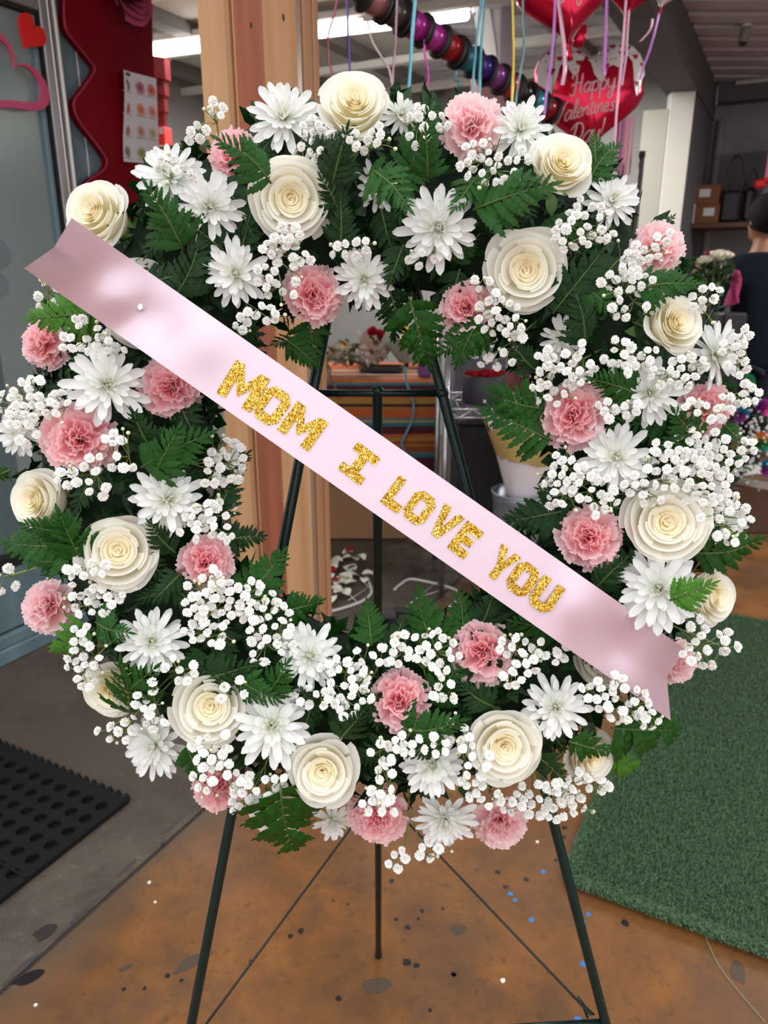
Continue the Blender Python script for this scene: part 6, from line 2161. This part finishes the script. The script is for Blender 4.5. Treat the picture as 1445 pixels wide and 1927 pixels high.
# rainbow roses with baby's breath at the right edge
rbz = at(1420, 905, 3.95)
rb = thing('rainbow_bouquet', 'rainbow dyed roses with white filler flowers in white wrap, right behind the wreath', 'bouquet', T((rbz.x, rbz.y, 0)))
hb = rbz.z
put('stand', MB().box((0, 0, max(.02, hb / 2)), (.34, .26, max(.03, hb)), bev=.01).mesh('stand', M_shw), rb)
M_rb = []
for nm, st_ in (('blue', [(0, rgb(30, 110, 180)), (.35, rgb(40, 160, 190)), (.6, rgb(200, 90, 170)), (1, rgb(150, 70, 170))]), ('green', [(0, rgb(20, 120, 130)), (.4, rgb(60, 170, 90)), (.7, rgb(220, 170, 60)), (1, rgb(210, 90, 60))]), ('purple', [(0, rgb(110, 60, 170)), (.5, rgb(180, 70, 160)), (1, rgb(210, 80, 130))])):
    m = bpy.data.materials.new('dyed_petal_' + nm)
    m.use_nodes = True
    n_ = m.node_tree
    t_ = n_.nodes.new('ShaderNodeTexCoord'); sx_ = n_.nodes.new('ShaderNodeSeparateXYZ'); r_ = n_.nodes.new('ShaderNodeValToRGB')
    mr = n_.nodes.new('ShaderNodeMapRange'); mr.inputs['From Min'].default_value = -1; mr.inputs['From Max'].default_value = 1
    n_.links.new(t_.outputs['Object'], sx_.inputs[0]); n_.links.new(sx_.outputs['X'], mr.inputs['Value']); n_.links.new(mr.outputs[0], r_.inputs[0])
    n_.links.new(r_.outputs[0], n_.nodes['Principled BSDF'].inputs['Base Color'])
    e = r_.color_ramp.elements
    e[0].position, e[0].color = st_[0]; e[1].position, e[1].color = st_[-1]
    for p_, c_ in st_[1:-1]:
        q_ = e.new(p_); q_.color = c_
    M_rb.append(bloom_mesh('bloom', m, seed=8))
rng = random.Random(14)
for (x, y, k, s_) in [(1394, 778, 0, .045), (1437, 765, 2, .045), (1434, 832, 1, .05), (1410, 718, 1, .04), (1384, 862, 1, .035), (1444, 880, 0, .04)]:
    p = at(x, y, 3.82)
    put('bloom', M_rb[k], rb, T((p.x - rbz.x, p.y - rbz.y, p.z)) @ frame((rng.uniform(-.4, .4), -1, .4)) @ RZ(rng.uniform(0, 6)) @ S(s_))
fm = MB()
for k in range(150):
    x, y = rng.gauss(1418, 18), rng.gauss(825, 38)
    p = at(x, y, 3.85 + rng.uniform(-.06, .1))
    fm.ball((p.x - rbz.x, p.y - rbz.y, p.z), rng.uniform(.006, .011), 5, 4)
put('filler_flowers', fm.mesh('filler_flowers', mat('small_white_flowers', rgb(206, 204, 206), .7)), rb, kind='stuff')
for k in range(26):
    x, y = rng.uniform(1380, 1450), rng.uniform(760, 895)
    p = at(x, y, 3.93 + rng.uniform(-.03, .1))
    put('leaf', rng.choice((LF_D, LF_D, LF_G)), rb, T((p.x - rbz.x, p.y - rbz.y, p.z)) @ RZ(rng.uniform(0, 6.3)) @ RX(rng.uniform(-.3, .9)) @ S(rng.uniform(.07, .12)))
put('wrap', MB().grid(lambda u, v: Vector((.17 * math.cos(2 * PI * u) * (1 + .25 * v), .13 * math.sin(2 * PI * u) * (1 + .25 * v), hb + .0 + .05 * v + .015 * math.sin(14 * u))), 30, 4).mesh('wrap', mat('white_cellophane', rgb(200, 200, 196), .4), True), rb)

# ------------------------------------------------------------------ person at the right edge
M_skin = mat('tan_skin', rgb(150, 104, 78), .55, sss=.0)
M_hair = mat('black_hair', rgb(12, 12, 14), .8, spec=.2, bump=.4, scale=120)
M_navy = mat('navy_jacket', rgb(12, 16, 28), .9, spec=.15, bump=.3, scale=60)
M_jean = mat('dark_denim', rgb(32, 34, 46), .9, spec=.2)
M_shoe = mat('black_shoe', rgb(20, 20, 22), .6)
ph = at(1446, 420, 4.35)
HT = ph.z + .13
per = thing('person', 'person in a navy jacket with short black hair, seen from behind', 'person', T((ph.x, ph.y, 0)) @ RZ(R(10)))
# local: faces +y after turning; x to the person's right is +x
k_ = HT / 1.75
def skin_mesh(name, joints, edges, voxel, extra=None, m=None):
    me = bpy.data.meshes.new(name)
    names = list(joints)
    me.from_pydata([tuple(Vector(joints[n][0]) * k_) for n in names], [(names.index(a), names.index(b)) for a, b in edges], [])
    o = bpy.data.objects.new(name + '_tmp', me)
    COL.objects.link(o)
    md = o.modifiers.new('skin', 'SKIN')
    for i, n in enumerate(names):
        r_ = joints[n][1]
        r_ = r_ if isinstance(r_, tuple) else (r_, r_)
        me.skin_vertices[0].data[i].radius = (r_[0] * k_, r_[1] * k_)
    me.skin_vertices[0].data[0].use_root = True
    sd = o.modifiers.new('sub', 'SUBSURF')
    sd.levels = sd.render_levels = 2
    dg = bpy.context.evaluated_depsgraph_get()
    em = bpy.data.meshes.new_from_object(o.evaluated_get(dg))
    bpy.data.objects.remove(o)
    if extra:
        b = len(em.vertices)
        bm = bmesh.new()
        bm.from_mesh(em)
        tmp = mesh('x', [q * k_ for q in extra.v], extra.f)
        bm.from_mesh(tmp)
        bm.to_mesh(em)
        bm.free()
    if voxel:
        o = bpy.data.objects.new(name + '_tmp', em)
        COL.objects.link(o)
        r_ = o.modifiers.new('remesh', 'REMESH')
        r_.mode = 'VOXEL'
        r_.voxel_size = voxel
        sm = o.modifiers.new('smooth', 'SMOOTH')
        sm.iterations = 4
        dg = bpy.context.evaluated_depsgraph_get()
        e2 = bpy.data.meshes.new_from_object(o.evaluated_get(dg))
        bpy.data.objects.remove(o)
        em = e2
    em.materials.clear()
    em.materials.append(m)
    em.polygons.foreach_set('use_smooth', [True] * len(em.polygons))
    em.name = name
    return em
J = {'pelvis': ((0, 0, .95), (.14, .10)), 'waist': ((0, 0, 1.08), (.125, .09)), 'chest': ((0, .01, 1.28), (.125, .085)), 'collar': ((0, .0, 1.40), (.07, .055)), 'neck': ((0, .01, 1.50), .055), 'skull': ((0, .03, 1.58), .055),
     'shl': ((-.17, 0, 1.38), .045), 'ell': ((-.25, .04, 1.13), .043), 'wrl': ((-.17, .24, 1.02), .03), 'pal': ((-.13, .31, 1.02), (.022, .035)),
     'shr': ((.17, 0, 1.38), .045), 'elr': ((.25, .04, 1.13), .043), 'wrr': ((.17, .24, 1.02), .03), 'par': ((.13, .31, 1.02), (.022, .035)),
     'hpl': ((-.09, 0, .88), .085), 'knl': ((-.10, .02, .48), .058), 'anl': ((-.10, 0, .09), .04), 'tol': ((-.11, .14, .035), .032),
     'hpr': ((.09, 0, .88), .085), 'knr': ((.10, .02, .48), .058), 'anr': ((.10, 0, .09), .04), 'tor': ((.11, .14, .035), .032)}
E = [('pelvis', 'waist'), ('waist', 'chest'), ('chest', 'collar'), ('collar', 'neck'), ('neck', 'skull'), ('collar', 'shl'), ('shl', 'ell'), ('ell', 'wrl'), ('wrl', 'pal'), ('collar', 'shr'), ('shr', 'elr'), ('elr', 'wrr'), ('wrr', 'par'),
     ('pelvis', 'hpl'), ('hpl', 'knl'), ('knl', 'anl'), ('anl', 'tol'), ('pelvis', 'hpr'), ('hpr', 'knr'), ('knr', 'anr'), ('anr', 'tor')]
ex = MB()
ex.ball((0, .035, 1.635), .1, 20, 16, (.78, .95, 1.18))
ex.ball((0, .075, 1.565), .055, 14, 10, (.95, .85, .8))
ex.tube([(0, .115, 1.65), (0, .138, 1.62), (0, .14, 1.605), (0, .12, 1.598)], [.008, .013, .015, .008], 8)
for s_ in (-1, 1):
    ex.ball((s_ * .08, .03, 1.625), .032, 10, 8, (.35, .7, 1))
    ex.ball((s_ * .032, .112, 1.645), .014, 10, 8)
    for q, (dx, ln) in enumerate([(-.026, .06), (-.009, .07), (.009, .066), (.025, .052)]):
        b = Vector((s_ * (.13) + dx * .4, .31, 1.02 + dx * 1.0))
        ex.tube([b, b + Vector((-s_ * .004, ln * .5, .0)), b + Vector((-s_ * .016, ln * .85, -.012)), b + Vector((-s_ * .03, ln, -.025))], [.0095, .009, .0085, .006], 7)
    b = Vector((s_ * .13, .28, 1.045))
    ex.tube([b, b + Vector((-s_ * .02, .025, .02)), b + Vector((-s_ * .03, .055, .022))], [.011, .0095, .007], 7)
ex.tube([(-.022, .118, 1.575), (0, .126, 1.574), (.022, .118, 1.575)], [.004, .007, .004], 6)
put('body', skin_mesh('body', J, E, .009, ex, M_skin), per)
JJ = {'a0': ((0, 0, .80), (.168, .13)), 'a': ((0, 0, .90), (.165, .125)), 'b': ((0, 0, 1.08), (.155, .12)), 'c': ((0, .0, 1.28), (.178, .128)), 'd': ((0, -.005, 1.41), (.13, .1)), 'e': ((0, .0, 1.475), (.072, .07)),
      'l1': ((-.19, 0, 1.39), .08), 'l2': ((-.26, .03, 1.13), .062), 'l3': ((-.18, .23, 1.025), .045), 'r1': ((.19, 0, 1.39), .08), 'r2': ((.26, .03, 1.13), .062), 'r3': ((.18, .23, 1.025), .045)}
put('jacket', skin_mesh('jacket', JJ, [('a0', 'a'), ('a', 'b'), ('b', 'c'), ('c', 'd'), ('d', 'e'), ('d', 'l1'), ('l1', 'l2'), ('l2', 'l3'), ('d', 'r1'), ('r1', 'r2'), ('r2', 'r3')], .012, None, M_navy), per)
TT = {'p': ((0, 0, .97), (.155, .118)), 'a1': ((-.092, 0, .84), .102), 'a2': ((-.102, .02, .48), .078), 'a3': ((-.102, .0, .08), .066), 'b1': ((.092, 0, .84), .102), 'b2': ((.102, .02, .48), .078), 'b3': ((.102, .0, .08), .066)}
put('trousers', skin_mesh('trousers', TT, [('p', 'a1'), ('a1', 'a2'), ('a2', 'a3'), ('p', 'b1'), ('b1', 'b2'), ('b2', 'b3')], .012, None, M_jean), per)
hair = MB()
def hf(u, v):
    a = 2 * PI * u
    el_ = v * (PI * .64 if -.2 < math.sin(a - 0) < 2 and False else PI * (.62 - .26 * max(0, math.sin(a)) ** 1.2 + .10 * max(0, -math.sin(a))))
    r_ = .1 * 1.13 * (1 + .02 * math.sin(23 * a) * math.sin(9 * v))
    return Vector((.80 * r_ * math.sin(el_) * math.cos(a), .03 + .97 * r_ * math.sin(el_) * math.sin(a), 1.645 + 1.18 * r_ * math.cos(el_))) * k_
hair.grid(hf, 41, 16)
hair.put('hair', M_hair, per, True)
for s_ in (-1, 1):
    sh_ = MB().ball((s_ * .105 * k_, .05 * k_, .045 * k_), .06 * k_, 14, 10, (.75, 2.1, .7))
    for q in sh_.v:
        q.z = max(q.z, .004)
    sh_.put('shoe', M_shoe, per, True)

# ------------------------------------------------------------------ mat and turf in the foreground
mp0 = atz(243, 1511)            # near right corner
e1 = (atz(0, 1722) - mp0); e1.z = 0
e2 = (atz(0, 1416) - mp0); e2.z = 0
ux = -BE                         # away from the corner, to the left
uy = -BD                         # towards the viewer
mt = thing('rubber_mat', 'black rubber drainage mat with round holes on the grey concrete', 'mat', T((mp0.x, mp0.y, 0)) @ Matrix(((ux.x, uy.x, 0, 0), (ux.y, uy.y, 0, 0), (0, 0, 1, 0), (0, 0, 0, 1))))
MW, ML, MH = .66, .95, .014
PITCHH = .0525
hr_ = .0165
bm = MB()
nxh, nyh = int((MW - .02) / PITCHH), int((ML - .02) / PITCHH)
ox, oy = (MW - nxh * PITCHH) / 2, (ML - nyh * PITCHH) / 2
NS = 12
def cell(cx, cy, w, h):
    sq = []
    for k in range(NS):
        a = 2 * PI * k / NS + PI / 4
        c_, s_ = math.cos(a), math.sin(a)
        q = max(abs(c_), abs(s_))
        sq.append((cx + c_ / q * w / 2, cy + s_ / q * h / 2))
    ci = [(cx + hr_ * math.cos(2 * PI * k / NS + PI / 4), cy + hr_ * math.sin(2 * PI * k / NS + PI / 4)) for k in range(NS)]
    v = [Vector((x, y, MH)) for x, y in sq] + [Vector((x, y, MH)) for x, y in ci] + [Vector((x, y, .001)) for x, y in ci]
    f = []
    for k in range(NS):
        j = (k + 1) % NS
        f += [(k, j, NS + j, NS + k), (NS + k, NS + j, 2 * NS + j, 2 * NS + k)]
    bm.add(v, f)
# holes are staggered: every second row moves by half a pitch
for j in range(nyh):
    for i in range(nxh):
        cell(ox + (i + .5) * PITCHH, oy + (j + .5) * PITCHH, PITCHH, PITCHH)
for (x0, x1, y0, y1) in [(0, ox, 0, ML), (MW - ox, MW, 0, ML), (ox, MW - ox, 0, oy), (ox, MW - ox, ML - oy, ML)]:
    bm.box(((x0 + x1) / 2, (y0 + y1) / 2, MH / 2), (x1 - x0, y1 - y0, MH))
put('slab', bm.mesh('slab', M_rubber), mt)
put('hole_shade_sheet', MB().box((MW / 2, ML / 2, .0008), (MW - .002, ML - .002, .0012)).mesh('hole_shade_sheet', M_rubber), mt)  # black sheet added under the slab to darken the holes like shade
kn = MB().lathe([(.008, 0), (.009, .004), (.006, .017), (.003, .019)], 8).mesh('edge_stud', M_rubber, True)
for i in range(int(MW / .031)):
    put('edge_stud', kn, mt, T((.015 + i * .031, -.006, .0005)))
rid = MB().box((MW / 2, .31, MH + .001), (MW, .006, .002)).put('seam_ridge', M_rubber, mt)

tc0 = atz(1066, 1662)
tf = thing('turf_rug', 'green artificial grass rug with frayed edge on the brown floor', 'rug', T((tc0.x, tc0.y, 0)) @ BM)
TW, TL = 2.3, 1.72
M_turfb = mat('green_turf_backing', rgb(44, 72, 46), .95, bump=.8, scale=140)
put('backing', MB().box((TW / 2, TL / 2, .006), (TW, TL, .01)).mesh('backing', M_turfb), tf)
M_blade = mat('green_turf_blade', rgb(54, 84, 54), .75, col2=rgb(92, 122, 88), scale=90)
rng = random.Random(33)
v, f = [], []
def blades(n, x0, x1, y0, y1, sc):
    for _ in range(n):
        x, y = rng.uniform(x0, x1), rng.uniform(y0, y1)
        a = rng.gauss(.5, 1.0)
        ln = rng.uniform(.012, .024) * sc
        wd = .0013 * sc
        dx, dy = math.cos(a) * ln, math.sin(a) * ln
        h = rng.uniform(.008, .017)
        px_, py_ = -math.sin(a) * wd, math.cos(a) * wd
        b = len(v)
        v.extend([Vector((x - px_, y - py_, .01)), Vector((x + px_, y + py_, .01)), Vector((x + dx * .55 + px_, y + dy * .55 + py_, .01 + h)), Vector((x + dx * .55 - px_, y + dy * .55 - py_, .01 + h)), Vector((x + dx, y + dy, .01 + h * .85))])
        f.append((b, b + 1, b + 2, b + 3)); f.append((b + 3, b + 2, b + 4))
blades(88000, -.004, 1.0, -.004, TL, .62)
blades(6000, -.014, .01, 0, TL, .8)
blades(7000, 0, 1.1, -.016, .01, .8)
put('pile', mesh('pile', v, f, M_blade, False), tf, kind='stuff')
M_thr = mat('pale_green_thread', rgb(140, 170, 140), .7)
for k in range(7):
    c = Vector((.62 + rng.uniform(-.05, .06), -.0 + rng.uniform(-.01, .03), .02))
    pts = [c + Vector((.025 * math.cos(q * 1.1 + k), .022 * math.sin(q * 1.1 + k * 2), .01 * math.sin(q))) for q in range(7)]
    MB().tube(catmull(pts, 4), .0007, 4).put('loose_thread', M_thr, tf, True)
q = [Vector((.30, -.01, .006)), Vector((.34, -.08, .003)), Vector((.42, -.16, .003))]
MB().tube(catmull(q, 6), .0007, 4).put('loose_thread', M_thr, tf, True)
